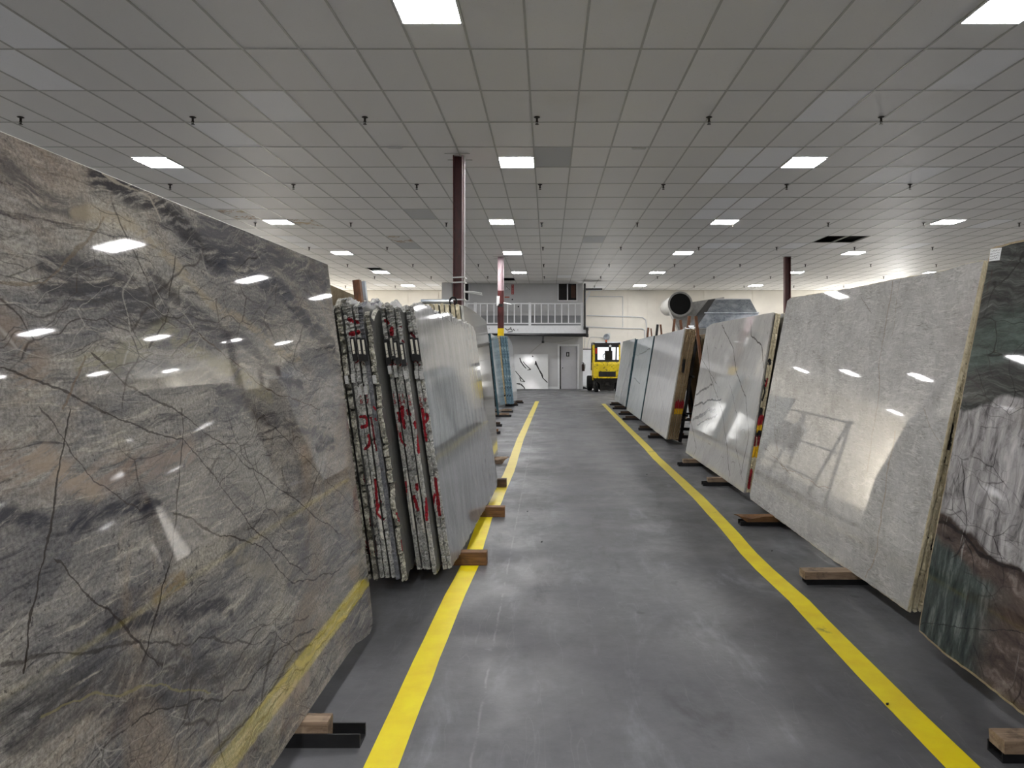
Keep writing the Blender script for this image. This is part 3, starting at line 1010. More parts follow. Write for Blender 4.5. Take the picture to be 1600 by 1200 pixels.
# lamps: (x cell, y of the near edge), 0.61 m square
LAMPS = []
for k in range(-3, 6):
    y = 6.53 + k * 5.49
    far = k % 2 == 1
    if k in (-3, -2, -1):
        y = 6.53 + k * 5.49
    for ci, x in ((-19, None), (-11, None), (-2, None), (7, None), (16, None), (25, None)):
        if k == 1 and ci == -2:
            ci = -1
        LAMPS.append((ci, y, k))
LAMPS = [(ci, 2 * T * round(0) + y, k) for ci, y, k in LAMPS]


def snap_half(y):
    h = round((y - GY0) / T)
    return GY0 + h * T


lamp_cells = {}
lamp_list = []
for ci, y, k in LAMPS:
    x0 = GX0 + ci * T
    y0 = snap_half(y)
    if not (XL < x0 and x0 + T < XR and YB < y0 and y0 + T < YF):
        continue
    if OX0 - 0.3 < x0 < OX1 and y0 > YO - 0.7:
        continue
    cell = cell_xy(x0 + T / 2, y0 + T / 2)
    half = 1 if (y0 + T / 2 - (GY0 + cell[1] * 2 * T)) > T else 0
    lamp_cells[cell] = half
    lamp_list.append((x0, y0, k, ci))
HOLE = [h for h in HOLE if h not in lamp_cells]


def tile_box(mb, x0, x1, y0, y1, dz=0.0, mi=0):
    e = 0.004
    x0, x1, y0, y1 = x0 + e, x1 - e, y0 + e, y1 - e
    z0, z1 = CEIL + 0.0062 + dz, CEIL + 0.022 + dz
    mb.box(x0, x1, y0, y1, z0, z1, mi)


cells = []
for c in range(c0, c1):
    for r in range(r0, r1):
        x0, x1 = max(XL, GX0 + c * T), min(XR, GX0 + (c + 1) * T)
        y0, y1 = max(YB, GY0 + r * 2 * T), min(YF, GY0 + (r + 1) * 2 * T)
        if x1 - x0 < 0.02 or y1 - y0 < 0.02 or (c, r) in HOLE:
            continue
        if (c, r) in lamp_cells:
            if lamp_cells[(c, r)] == 1:
                y1 = GY0 + r * 2 * T + T
            else:
                y0 = GY0 + r * 2 * T + T
            if y1 - y0 < 0.02:
                continue
        # share of the picture
        a = 0
        if y0 > 1.0:
            ym = (y0 + y1) / 2
            px, py = project(Vector(((x0 + x1) / 2, ym, CEIL)))
            if -60 < px < 1660 and py > -40 and not (px < 540 and py > 232 + px * 0.36):
                a = (x1 - x0) * (y1 - y0) / ym ** 3
        cells.append((a, c, r, x0, x1, y0, y1))
cells.sort(key=lambda t: -t[0])
base_mesh = {}
rest = MB()
tm = [M['tile'], M['tile_new'], M['tile_grey'], M['tile_stained']]
for i, (a, c, r, x0, x1, y0, y1) in enumerate(cells):
    kind = 1 if (c, r) in NEW else 2 if (c, r) in GREY else 3 if (c, r) in STAIN else 0
    if i < 300 and a > 0:
        w, d = round(x1 - x0, 3), round(y1 - y0, 3)
        key = (w, d, kind)
        if key not in base_mesh:
            mb = MB()
            tile_box(mb, -w / 2, w / 2, -d / 2, d / 2, -CEIL)
            o = mb.build('ceiling_tile', tm[kind], ceil, local=True)
            base_mesh[key] = o.data
        else:
            o = bpy.data.objects.new('ceiling_tile', base_mesh[key])
            C.objects.link(o)
            o.parent = ceil
        o.location = ((x0 + x1) / 2, (y0 + y1) / 2, CEIL)
        h = random.Random(c * 71 + r).uniform(-1, 1)
        o.rotation_euler = (h * 0.0025, 0, 0)
        if kind == 1:
            o['label'] = 'newer, whiter ceiling tile'
        elif kind == 2:
            o['label'] = 'darker smooth ceiling tile'
        elif kind == 3:
            o['label'] = 'water-stained ceiling tile'
    else:
        tile_box(rest, x0, x1, y0, y1, 0, kind)
ro = rest.build('ceiling_tile_field', tm, ceil)
ro['kind'] = 'stuff'

# ---- lamps
ORD = ['first', 'second', 'third', 'fourth', 'fifth', 'sixth', 'seventh', 'eighth', 'ninth', 'tenth', 'eleventh', 'twelfth', 'thirteenth', 'fourteenth']
ROWN = {0: 'nearest row', 1: 'second row of lamps', 2: 'third row of lamps', 3: 'fourth row of lamps', 4: 'fifth row of lamps', 5: 'farthest row of lamps'}


def lamp(x0, y0, label, grp):
    t = empty('ceiling_light', (x0 + T / 2, y0 + T / 2, CEIL), label, 'ceiling light', grp)
    f = MB()
    w = 0.022
    for a in ((x0, x0 + T, y0, y0 + w), (x0, x0 + T, y0 + T - w, y0 + T), (x0, x0 + w, y0 + w, y0 + T - w), (x0 + T - w, x0 + T, y0 + w, y0 + T - w)):
        f.box(a[0], a[1], a[2], a[3], CEIL - 0.012, CEIL + 0.004)
    f.box(x0 + 0.01, x0 + T - 0.01, y0 + 0.01, y0 + T - 0.01, CEIL + 0.02, CEIL + 0.09)
    f.build('frame', M['white_metal'], t)
    d = MB().box(x0 + w, x0 + T - w, y0 + w, y0 + T - w, CEIL - 0.008, CEIL + 0.0)
    d.build('diffuser', M['panel'], t)
    return t


byrow = {}
for x0, y0, k, ci in lamp_list:
    byrow.setdefault(k, []).append((x0, y0))
for k, L in byrow.items():
    L.sort()
    n = 0
    for (x0, y0) in L:
        vis = False
        if y0 > 1:
            px, py = project(Vector((x0 + T / 2, y0 + T / 2, CEIL)))
            vis = 0 < px < 1600 and py > -20 and not (px < 500 and py > 232 + px * 0.36)
        if vis and k in ROWN:
            lab = 'square lit ceiling lamp panel, %s from left in the %s' % (ORD[n], ROWN[k])
            n += 1
            lamp(x0, y0, lab, 'lit ceiling lamp panels')
        else:
            lamp(x0, y0, 'lamp panel out of the picture, column %s from left, lamp row %s' % (ORD[L.index((x0, y0))], ORD[k + 3]), 'lamp panels out of the picture')
            continue
            lamp(x0, y0, 'square lit ceiling lamp panel behind or beside the viewer, out of the picture', 'lamp panels out of the picture')

# ---- sprinklers
spr_proto = None
SX = [-7.26 + 2.37 * i for i in range(-1, 11)]
SY = [9.96, 13.9, 17.95, 22.0, 26.2, 30.3, 34.4]
RN2 = ['nearest', 'second', 'third', 'fourth', 'fifth', 'sixth', 'farthest']


def sprinkler():
    t = empty('sprinkler_head', (0, 0, CEIL))
    mb = MB().lathe((0, 0, CEIL + 0.0), (0, 0, -1), [(0, 0.0), (0.0, 0.042), (0.004, 0.045), (0.012, 0.03), (0.014, 0.016), (0.05, 0.014), (0.05, 0.0)], 14)
    mb.build('escutcheon', M['brass'], t, smooth=False)
    b = MB()
    b.cyl((0, 0, CEIL - 0.05), (0, 0, CEIL - 0.068), 0.017, 0.012, 8)
    b.bar((-0.018, 0, CEIL - 0.055), (-0.006, 0, CEIL - 0.098), 0.006, 0.006, (0, 1, 0))
    b.bar((0.018, 0, CEIL - 0.055), (0.006, 0, CEIL - 0.098), 0.006, 0.006, (0, 1, 0))
    b.cyl((0, 0, CEIL - 0.068), (0, 0, CEIL - 0.096), 0.004, n=6)
    b.build('frame_arms', M['brass'], t)
    MB().cyl((0, 0, CEIL - 0.096), (0, 0, CEIL - 0.1), 0.026, n=12).build('deflector', M['brass'], t)
    return t


def copy_tree(o, parent=None):
    c = o.copy()
    C.objects.link(c)
    c.parent = parent
    for ch in list(o.children):
        copy_tree(ch, c)
    return c


first = True
for j, y in enumerate(SY):
    n = 0
    for x in SX:
        if not (XL + 0.3 < x < XR - 0.3):
            continue
        if y > YO - 0.4 and OX0 - 0.3 < x < OX1 + 0.3:
            continue
        px, py = project(Vector((x, y, CEIL)))
        if not (-10 < px < 1610) or (px < 505 and py > 232 + px * 0.36):
            continue
        if first:
            o = sprinkler()
            proto = o
            first = False
        else:
            o = copy_tree(proto)
        o.location = (x, y, CEIL)
        tag(o, 'small bronze ceiling sprinkler head, %s from left in the %s row of sprinklers' % (ORD[n], RN2[j]), 'sprinkler', 'ceiling sprinkler heads')
        n += 1

# small white fittings on the ceiling
for (px, py, lb) in ((617, 230, 'small white flat ceiling fitting left of the nearest steel column'), (998, 231.5, 'small white flat ceiling fitting right of the aisle centre')):
    p = onz(px, py, CEIL)
    t = empty('ceiling_fitting', p, lb, 'ceiling fitting', None)
    MB().cbox((p.x, p.y, CEIL - 0.008), (0.11, 0.03, 0.008)).build('plate', M['white_metal'], t)
    MB().cbox((p.x, p.y, CEIL - 0.020), (0.09, 0.02, 0.004)).build('cover', M['white_metal'], t)

# ---- walls
def wall(name, mb, mat, label):
    o = mb.build(name, mat)
    return tag(o, label, kind='structure')


wall('wall_left', MB().box(XL - 0.2, XL, YB, YF, 0, CEIL + 0.3), M['wall_cream'], 'long cream side wall at the far left of the hall')
wall('wall_right', MB().box(XR, XR + 0.2, YB, YF, 0, CEIL + 0.3), M['wall_cream'], 'long cream side wall at the far right of the hall')
wall('wall_front', MB().box(XL, XR, YB - 0.2, YB, 0, CEIL + 0.3), M['wall_grey'], 'wall behind the viewer')
# back wall with a door opening behind the forklift and a window on the left
DX0, DX1, DZ = 2.45, 3.65, 2.2
WX0, WX1, WZ0, WZ1 = -8.9, -7.6, 1.2, 2.5
bw = MB()
for a in ((XL, WX0, 0, CEIL + .3), (WX0, WX1, 0, WZ0), (WX0, WX1, WZ1, CEIL + .3), (WX1, DX0, 0, CEIL + .3), (DX0, DX1, DZ, CEIL + .3), (DX1, XR, 0, CEIL + .3)):
    bw.box(a[0], a[1], YF, YF + 0.2, a[2], a[3])
bwall = wall('wall_back', bw, M['wall_cream'], 'cream panelled back wall of the hall')
# wall panels standing proud of the joints
xs = [XL + 0.02, -11.6, -9.35, -7.1, -5.55, 0.6, 4.05, 7.93, 10.4, 13.5, XR - 0.02]
for i in range(len(xs) - 1):
    a, b = xs[i] + 0.02, xs[i + 1] - 0.02
    if b <= WX0 or a >= WX1:
        cuts = [(a, b)]
    for (x0, x1) in [(a, b)]:
        segs = []
        if x0 < DX1 and x1 > DX0:
            segs = [(x0, x1, DZ + 0.06, CEIL - 0.02)]
            if x0 < DX0:
                segs.append((x0, DX0 - 0.06, 0, DZ + 0.04))
            if x1 > DX1:
                segs.append((DX1 + 0.06, x1, 0, DZ + 0.04))
        elif x0 < WX1 and x1 > WX0:
            segs = [(x0, x1, WZ1 + 0.06, CEIL - 0.02), (x0, x1, 0, WZ0 - 0.06)]
            if x0 < WX0:
                segs.append((x0, WX0 - 0.06, WZ0 - 0.06, WZ1 + 0.06))
            if x1 > WX1:
                segs.append((WX1 + 0.06, x1, WZ0 - 0.06, WZ1 + 0.06))
        else:
            segs = [(x0, x1, 0, CEIL - 0.02)]
        for q in segs:
            MB().box(q[0], q[1], YF - 0.03, YF - 0.001, q[2], q[3]).build('wall_panel', M['wall_cream'], bwall)
# conduits and tracks on the back wall
yb = YF - 0.04


def wpt(px, py, y=YF - 0.06):
    return at(px, py, y)


cd = MB()
cd.tube([wpt(917, 463.5), wpt(973, 463.5)], 0.02)
cd.tube([wpt(973, 463.5), wpt(973, 512)], 0.016)
cd.tube([wpt(917, 493), wpt(972, 494.5), wpt(1004, 496), wpt(1009, 500), wpt(1010.5, 512), wpt(1010.5, 540)], 0.03)
cd.tube([wpt(917, 510.5), wpt(972, 513), wpt(1003, 513.5), wpt(1007, 516), wpt(1008, 530)], 0.028)
cd.tube([wpt(918, 545), wpt(920, 533), wpt(922, 527.5), wpt(926, 526.5), wpt(943, 527.5)], 0.014)
cd.tube([wpt(914, 545), wpt(914, 500)], 0.012)
t = empty('wall_conduit', wpt(973, 494), 'thin pale conduit runs and door tracks on the cream back wall', 'conduit')
cd.build('conduit_run', M['wall_grey'], t)
pl_ = MB().box(wpt(1012, 500).x, wpt(1023, 500).x, YF - 0.07, YF - 0.03, 0.0, CEIL - 0.03)
tag(pl_.build('trim_1', M['wall_cream']), 'shallow cream pilaster on the back wall', kind='structure')
# window and door of the back wall
w = MB()
for a in ((WX0 - 0.08, WX1 + 0.08, WZ0 - 0.08, WZ0), (WX0 - 0.08, WX1 + 0.08, WZ1, WZ1 + 0.08), (WX0 - 0.08, WX0, WZ0, WZ1), (WX1, WX1 + 0.08, WZ0, WZ1),
          ((WX0 + WX1) / 2 - 0.03, (WX0 + WX1) / 2 + 0.03, WZ0, WZ1)):
    w.box(a[0], a[1], YF - 0.06, YF + 0.02, a[2], a[3])
win = tag(w.build('window_1', M['wall_white']), 'white framed window in the back wall, left', kind='structure')
MB().box(WX0, WX1, YF + 0.1, YF + 0.11, WZ0, WZ1).build('pane', M['glass_dark'], win)
dj = MB()
for a in ((DX0 - 0.06, DX0, 0, DZ + 0.06), (DX1, DX1 + 0.06, 0, DZ + 0.06), (DX0, DX1, DZ, DZ + 0.06)):
    dj.box(a[0], a[1], YF - 0.05, YF + 0.2, a[2], a[3])
tag(dj.build('door_2', M['wall_white']), 'open dock doorway full of daylight behind the forklift', kind='structure')

# ---- office block with the balcony
ow = MB()
dpx0, dpx1 = 872.5, 903.5
dX0, dX1 = at(874.5, 0, YO).x, at(902, 0, YO).x
dZ = at(0, 541, YO).z
ow.box(OX0, dX0, YO, YO + 0.15, 0, 2.75)
ow.box(dX1, OX1, YO, YO + 0.15, 0, 2.75)
ow.box(dX0, dX1, YO, YO + 0.15, dZ, 2.75)
ow.box(OX1 - 0.12, OX1, YO + 0.15, YF, 0, CEIL + 0.0)
ow.box(OX0, OX0 + 0.12, YO + 0.15, YF, 0, CEIL + 0.0)
UW = at(914, 0, YO).x
wx = [(at(873, 0, YO).x, at(900.5, 0, YO).x), (at(724, 0, YO).x, at(732, 0, YO).x)]
wz0, wz1 = at(0, 469, YO).z, at(0, 443.5, YO).z
xs_ = [OX0, wx[1][0], wx[1][1], wx[0][0], wx[0][1], OX1]
for i in range(5):
    if i in (1, 3):
        ow.box(xs_[i], xs_[i + 1], YO, YO + 0.15, 2.75, wz0)
        ow.box(xs_[i], xs_[i + 1], YO, YO + 0.15, wz1, CEIL)
    else:
        ow.box(xs_[i], xs_[i + 1], YO, YO + 0.15, 2.75, CEIL)
owall = wall('wall_office', ow, M['wall_grey'], 'pale grey office block wall with a balcony across it')
# upper wall panels, with the grey wainscot band below
pxs = [736, 764.5, 808, 842, 870.5]
for a, b in zip(pxs[:-1], pxs[1:]):
    xa, xb = at(a, 0, YO).x + 0.015, at(b, 0, YO).x - 0.015
    MB().box(xa, xb, YO - 0.02, YO - 0.001, 3.62, CEIL - 0.04).build('wall_panel', M['wall_grey'], owall)
o = MB().box(OX0, OX1, YO - 0.018, YO - 0.001, 2.75, 3.40).build('wainscot', M['wall_band'], owall)
o['label'] = 'grey lower band behind the railing'
for k, (xa, xb) in enumerate(wx):
    f = MB()
    f.box(xa - 0.05, xb + 0.05, YO - 0.03, YO + 0.02, wz0 - 0.05, wz0)
    f.box(xa - 0.05, xb + 0.05, YO - 0.03, YO + 0.02, wz1, wz1 + 0.04)
    f.box(xa - 0.05, xa, YO - 0.03, YO + 0.02, wz0, wz1)
    f.box(xb, xb + 0.05, YO - 0.03, YO + 0.02, wz0, wz1)
    if k == 0:
        xm = (xa + xb) / 2
        f.box(xm - 0.025, xm + 0.025, YO - 0.03, YO + 0.05, wz0, wz1)
    wo = f.build('window_%d' % (k + 2), M['wall_white'])
    tag(wo, ['dark two-pane office window above the balcony, right end', 'narrow dark office window beside the maroon column'][k], kind='structure')
    if k == 0:
        MB().box(xa, xm - 0.025, YO + 0.03, YO + 0.04, wz0, wz1).build('pane', M['glass_dark'], wo)
        MB().box(xm + 0.025, xb, YO + 0.03, YO + 0.04, wz0, wz1).build('pane', M['glass_dark'], wo)
        MB().box(xb - 0.24, xb - 0.03, YO + 0.015, YO + 0.025, wz0 + 0.1, wz1 - 0.05).build('blind', M['blind'], wo)
    else:
        MB().box(xa, xb, YO + 0.03, YO + 0.04, wz0, wz1).build('pane', M['glass_dark'], wo)
# left end return of the block: pale box column
bx = MB().box(at(691, 0, 33).x, at(706, 0, 33).x, YO - 0.5, YO - 0.02, 0, CEIL)
tag(bx.build('trim_2', M['wall_grey']), 'pale boxed pillar at the left end of the office block', kind='structure')
# balcony
YBal = 32.2
bz0, bz1 = at(0, 523, YBal).z, at(0, 508.5, YBal).z
bal = empty('balcony', ((OX0 + OX1) / 2, YBal, bz0), 'white balcony with a railing of upright bars across the office block', 'balcony')
BX0, BX1 = OX0, at(917, 0, YBal).x
MB().box(BX0, BX1, YBal + 0.06, YO - 0.001, bz0 + 0.1, bz1 - 0.02).build('deck', M['wall_grey'], bal)
MB().box(BX0, BX1, YBal, YBal + 0.06, bz0 + 0.06, bz1).build('fascia', M['wall_white'], bal)
MB().box(BX0, BX1 - 0.03, YBal + 0.02, YBal + 0.06, bz0 - 0.03, bz0 + 0.059).build('soffit_beam', M['dark_steel'], bal)
zt, zb_ = at(0, 473.5, YBal).z, at(0, 506, YBal).z
MB().box(BX0, BX1 - 0.1, YBal + 0.0, YBal + 0.07, zt - 0.045, zt).build('top_rail', M['wall_white'], bal)
MB().box(BX0, BX1 - 0.1, YBal + 0.01, YBal + 0.06, zb_, zb_ + 0.045).build('bottom_rail', M['wall_white'], bal)
x_posts = [at(p, 0, YBal).x for p in (742.5, 827.8, 909.5)] + [BX0 + 0.05]
for x in x_posts:
    MB().box(x - 0.06, x + 0.06, YBal - 0.01, YBal + 0.08, bz1, zt + 0.02).build('railing_post', M['wall_white'], bal)
bm0 = None
x = x_posts[2] - 0.302
while x > BX0 + 0.1:
    if all(abs(x - q) > 0.12 for q in x_posts):
        if bm0 is None:
            ob = MB().box(-0.022, 0.022, YBal + 0.015, YBal + 0.055, zb_ + 0.045, zt - 0.045).build('baluster', M['wall_white'], bal, local=True)
            bm0 = ob.data
        else:
            ob = bpy.data.objects.new('baluster', bm0)
            C.objects.link(ob)
            ob.parent = bal
        ob.location = (x - bal.location.x, -bal.location.y, -bal.location.z)
    x -= 0.302
# graffiti-like dark mark on the fascia: short strokes
mk = MB()
for a, b in (((789, 513), (793, 516)), ((793, 516), (797, 513.5)), ((797, 513.5), (801, 516.5)), ((793, 519), (801, 518)), ((802, 514), (804, 517)), ((797, 511.5), (799, 513)), ((808.5, 515.2), (809.5, 515.8)), ((764, 513), (764.6, 513.6))):
    mk.bar(at(a[0], a[1], YBal - 0.003), at(b[0], b[1], YBal - 0.003), 0.035, 0.006, (0, 1, 0))
o = mk.build('painted_mark', M['black'], bal)
o['label'] = 'black scribbled mark on the white fascia'
# wall signs on the upper wall
red = flat('red_sign', rgb(176, 52, 50), 0.5)
s = empty('wall_sign', at(801, 452, YO - 0.03), 'tall narrow red sign with white letters on the upper office wall', 'sign')
a, b = at(799.2, 460, YO - 0.03), at(802.8, 444.5, YO - 0.03)
MB().box(a.x, b.x, YO - 0.035, YO - 0.022, a.z, b.z).build('board', red, s)


def text_mesh(name, body, size, mat, parent, loc, rot=(PI / 2, 0, 0), ext=0.001, local=False):
    cu = bpy.data.curves.new(name, 'FONT')
    cu.body = body
    cu.size = size
    cu.extrude = ext
    cu.align_x = 'CENTER'
    cu.align_y = 'CENTER'
    to = bpy.data.objects.new(name + '_tmp', cu)
    C.objects.link(to)
    bpy.context.view_layer.update()
    me = bpy.data.meshes.new_from_object(to.evaluated_get(bpy.context.evaluated_depsgraph_get()))
    me.name = name
    bpy.data.objects.remove(to)
    me.materials.clear()
    me.materials.append(mat)
    o = bpy.data.objects.new(name, me)
    C.objects.link(o)
    o.parent = parent
    L = Vector(loc)
    if parent is not None and not local:
        L = L - parent.location
    o.location = L
    o.rotation_euler = rot
    return o


text_mesh('lettering', 'D\nA\nN\nG\nE\nR', 0.075, M['wall_white'], s, at(801, 452.2, YO - 0.037))
s = empty('wall_sign', at(792, 464, YO - 0.03), 'small orange strip sign on the upper office wall', 'sign')
a, b = at(788.5, 465, YO - 0.03), at(796, 463.4, YO - 0.03)
MB().box(a.x, b.x, YO - 0.035, YO - 0.022, a.z, b.z).build('board', flat('orange_sign', rgb(206, 92, 54), 0.5), s)
s = empty('wall_ornament', at(793, 450, YO - 0.03), 'small black and white paper figure pinned on the upper office wall', 'ornament')
MB().prism([at(790, 453, YO - 0.03), at(793, 451.5, YO - 0.03), at(796.5, 453.5, YO - 0.03), at(794, 448, YO - 0.03), at(791, 447.5, YO - 0.03)], (0, 0.01, 0)).build('paper', M['wall_white'], s)
MB().bar(at(791, 447.5, YO - 0.032), at(796.5, 453, YO - 0.032), 0.02, 0.008, (0, 1, 0)).build('ink_line', M['black'], s)
for (px, py) in ((800.5, 468), (810, 479)):
    s = MB().cyl(at(px, py, YO - 0.02), at(px, py, YO - 0.06), 0.035, 0.03, 10)
    tag(s.build('wall_camera', M['black']), 'small round black fixture on the upper office wall, %s' % ('under the red sign' if py < 470 else 'behind the railing'), 'fixture')

# lower door
d = MB()
xa, xb = dX0, dX1
for q in ((xa - 0.09, xa, 0, dZ + 0.09), (xb, xb + 0.09, 0, dZ + 0.09), (xa, xb, dZ, dZ + 0.09)):
    d.box(q[0], q[1], YO - 0.03, YO + 0.15, q[2], q[3])
door = tag(d.build('door_1', M['wall_white']), 'grey six-panel restroom door in a white frame', kind='structure')
lf = MB().box(xa + 0.06, xb - 0.005, YO + 0.05, YO + 0.09, 0.01, dZ - 0.005).build('door_leaf', M['door'], door)
W_ = xb - xa - 0.07
for (u0, u1, z0, z1) in ((.13, .46, .1, .43), (.54, .87, .1, .43), (.13, .46, .52, .81), (.54, .87, .52, .81), (.13, .46, .86, .96), (.54, .87, .86, .96)):
    q = MB()
    X0, X1, Z0, Z1 = xa + 0.065 + u0 * W_, xa + 0.065 + u1 * W_, z0 * dZ, z1 * dZ
    q.box(X0, X1, YO + 0.045, YO + 0.05, Z0, Z1)
    q.box(X0 + 0.03, X1 - 0.03, YO + 0.036, YO + 0.045, Z0 + 0.03, Z1 - 0.03)
    q.build('door_panel', M['door'], lf, loc=None)
MB().box(xa, xa + 0.05, YO + 0.04, YO + 0.1, 0, dZ).build('door_gap', M['black'], door)
kn = MB().cyl((xa + 0.13, YO + 0.05, 0.98), (xa + 0.13, YO - 0.0, 0.98), 0.012).cyl((xa + 0.13, YO + 0.01, 0.98), (xa + 0.13, YO - 0.03, 0.98), 0.03)
kn.build('door_handle', M['chrome'], lf)
s = empty('door_sign', at(887, 553.5, YO + 0.03), 'square black restroom sign with a white figure on the grey door', 'sign')
a, b = at(884.8, 557, YO + 0.03), at(889.6, 550, YO + 0.03)
MB().box(a.x, b.x, YO + 0.02, YO + 0.032, a.z, b.z).build('board', M['black'], s)
fg = MB()
c_ = at(887.2, 551.8, YO + 0.017)
fg.cyl(c_, c_ + Vector((0, 0.003, 0)), 0.02, n=10)
fg.prism([c_ + Vector(p) for p in ((-0.025, 0, -0.025), (0.025, 0, -0.025), (0.015, 0, -0.12), (-0.015, 0, -0.12))], (0, 0.003, 0))
fg.build('figure', M['wall_white'], s)
bb = MB().box(at(803, 0, YO).x, xa - 0.09, YO - 0.02, YO - 0.001, 0, 0.12)
tag(bb.build('baseboard_back', M['wall_white']), 'white baseboard along the office wall', kind='structure')

# white slab with black brush veins leaning on the wall
a, b = at(803, 609, YO - 0.35), at(856.5, 609, YO - 0.35)
ht = 1.62
fr = Frame((a.x, YO - 0.33), (b.x, YO - 0.33), 0.0, 0.0, 'R')
ths = math.atan2(0.28, ht)
up_ = Vector((0, math.sin(ths), math.cos(ths)))
base = Vector((a.x, YO - 0.33, 0.02))
Wd = b.x - a.x
t = empty('white_slab', base, 'white slab with bold black veins leaning on the wall left of the door', 'slab')
p = [base, base + Vector((Wd, 0, 0)), base + Vector((Wd, 0, 0)) + up_ * ht, base + up_ * ht]
MB().prism(p, Vector((0, math.cos(ths), -math.sin(ths))) * 0.02).build('face', M['st_white'], t)
vn = MB()


def onface(px, py):
    r = ray(px, py)
    nrm = Vector((0, math.cos(ths), -math.sin(ths)))
    cpos = Vector((0, 0, CAMZ))
    tt = (base - cpos).dot(nrm) / r.dot(nrm)
    return cpos + r * tt - nrm * 0.001


for strokes in ([(812, 559, 1), (814, 566, 1.4), (818, 572, 1.6), (822, 576, 1)], [(817, 565, .8), (821, 570, 1), (826, 575, 1.2), (829, 578, 1.6), (824, 578.5, .8)],
                [(837, 564, .8), (837.5, 570, 2.6), (842, 578, 1.6), (846, 586, 2.6), (848, 591, 1.2), (855, 598, 1.4)],
                [(805, 580, 1), (811, 587, 1), (813, 590, 1.4), (820, 597, 1), (814, 596, .8), (812, 590, .8)],
                [(807, 600, 1.5), (813, 601, 2.4), (818, 605, 1.6), (820, 608, 1)], [(831, 556.5, 1.6), (833, 558, 1)]):
    for q0, q1 in zip(strokes[:-1], strokes[1:]):
        A, B = onface(q0[0], q0[1]), onface(q1[0], q1[1])
        dv = (B - A).normalized()
        sd = dv.cross(Vector((0, 1, 0))).normalized()
        s0, s1 = q0[2] * 0.85 * YO / F, q1[2] * 0.85 * YO / F
        vn.prism([A - sd * s0, A + sd * s0, B + sd * s1, B - sd * s1], (0, 0.003, 0))
vn.build('black_vein', M['black'], t)

# pipework under and beside the balcony
t = empty('black_pipe', at(850, 523, YBal - 0.1), 'black iron pipe running under the balcony edge and up its right end', 'pipe')
mb = MB()
y_ = YBal - 0.12
mb.tube([at(913.6, 443, y_), at(913.6, 512.6, y_), at(917.5, 514, y_), at(917.5, 524.5, y_), at(766, 522.5, y_)], 0.05, 10)
mb.build('pipe_run', M['black_pipe'], t)
MB().cyl(at(848.5, 524, y_), at(848.5, 533.5, y_), 0.03).cyl(at(848.5, 532.5, y_), at(848.5, 536, y_), 0.06).build('drop_pipe', M['black_pipe'], t)
for px, py in ((913.6, 512.6), (917.5, 514), (917.5, 524.5)):
    MB().lathe(at(px, py, y_) + Vector((0, 0, -0.07)), (0, 0, 1), [(0, 0.0), (0, .065), (.14, .065), (.14, 0)], 10).build('elbow', M['black_pipe'], t)
t = empty('grey_cable', at(840, 545, YO - 0.1), 'thin grey cables drooping from the pipe drop to the slab and door', 'cable')
MB().tube([at(848, 535, YO - 0.08), at(838, 543, YO - 0.08), at(827, 553, YO - 0.08)], 0.012, 5).build('cable', M['grid'], t)
MB().tube([at(849, 533, YO - 0.08), at(860, 535, YO - 0.08), at(875, 534.5, YO - 0.08), at(888, 531, YO - 0.08), at(903, 526, YO - 0.08)], 0.010, 5).build('cable', M['grid'], t)

# fire extinguisher on the end of the office wall
p = at(911.3, 573, YO - 0.1)
t = empty('fire_extinguisher', p, 'small dark fire extinguisher hung on the wall right of the restroom door', 'fire extinguisher')
dk = flat('dark_red_enamel', rgb(36, 16, 16), 0.3)
MB().lathe((p.x, p.y, p.z - 0.2), (0, 0, 1), [(0, 0), (0, .06), (.02, .07), (.28, .07), (.33, .035), (.34, .02), (.34, 0)], 14).build('cylinder_body', dk, t, smooth=False)
MB().cbox((p.x, p.y, p.z + 0.17), (.02, .02, .025)).bar((p.x, p.y, p.z + .19), (p.x - .08, p.y, p.z + .2), .02, .012).build('valve_handle', M['black'], t)
MB().tube([(p.x + .02, p.y, p.z + .17), (p.x + .09, p.y, p.z + .1), (p.x + .08, p.y, p.z - .1)], .01, 6).build('hose', M['black'], t)
MB().box(p.x - .02, p.x + .02, p.y + .07, p.y + .1, p.z - .1, p.z + .1).build('bracket', M['dark_steel'], t)
p = onz(912.5, 608, 0)
t = empty('black_block', p, 'small black wheel chock on the floor left of the forklift', 'chock')
MB().prism([(p.x - .16, p.y, 0), (p.x + .16, p.y, 0), (p.x + .16, p.y, .05), (p.x + .02, p.y, .1), (p.x - .14, p.y, .12)], (0, .2, 0)).build('wedge', M['black'], t)
MB().box(p.x - .16, p.x + .05, p.y - 0.04, p.y, .0, .03).build('lip', M['dark_steel'], t)
# white board on the back wall left of the forklift
p = at(914, 575, YF - 0.1)
t = empty('wall_board', p, 'white panel board on the back wall left of the forklift', 'board')
a, b = at(907, 604, YF - .1), at(923, 546.5, YF - .1)
MB().box(a.x, b.x, YF - 0.12, YF - 0.08, max(0.02, a.z), b.z).build('panel', M['wall_white'], t)
MB().box(a.x, b.x + .02, YF - 0.14, YF - 0.07, b.z, b.z + .05).build('top_cap', M['black'], t)
# wall lamp above the forklift
p = at(948, 526.5, YF - 0.15)
t = empty('wall_lamp', p, 'small grey round wall lamp above the forklift', 'lamp')
MB().lathe(p, (-0.2, -1, 0), [(0, 0), (0, .12), (.04, .16), (.05, .13), (.02, 0.0)], 16).build('dish', M['galv'], t)
MB().cbox((p.x + .1, p.y + .05, p.z + .06), (.08, .05, .14)).build('housing', M['white_metal'], t)
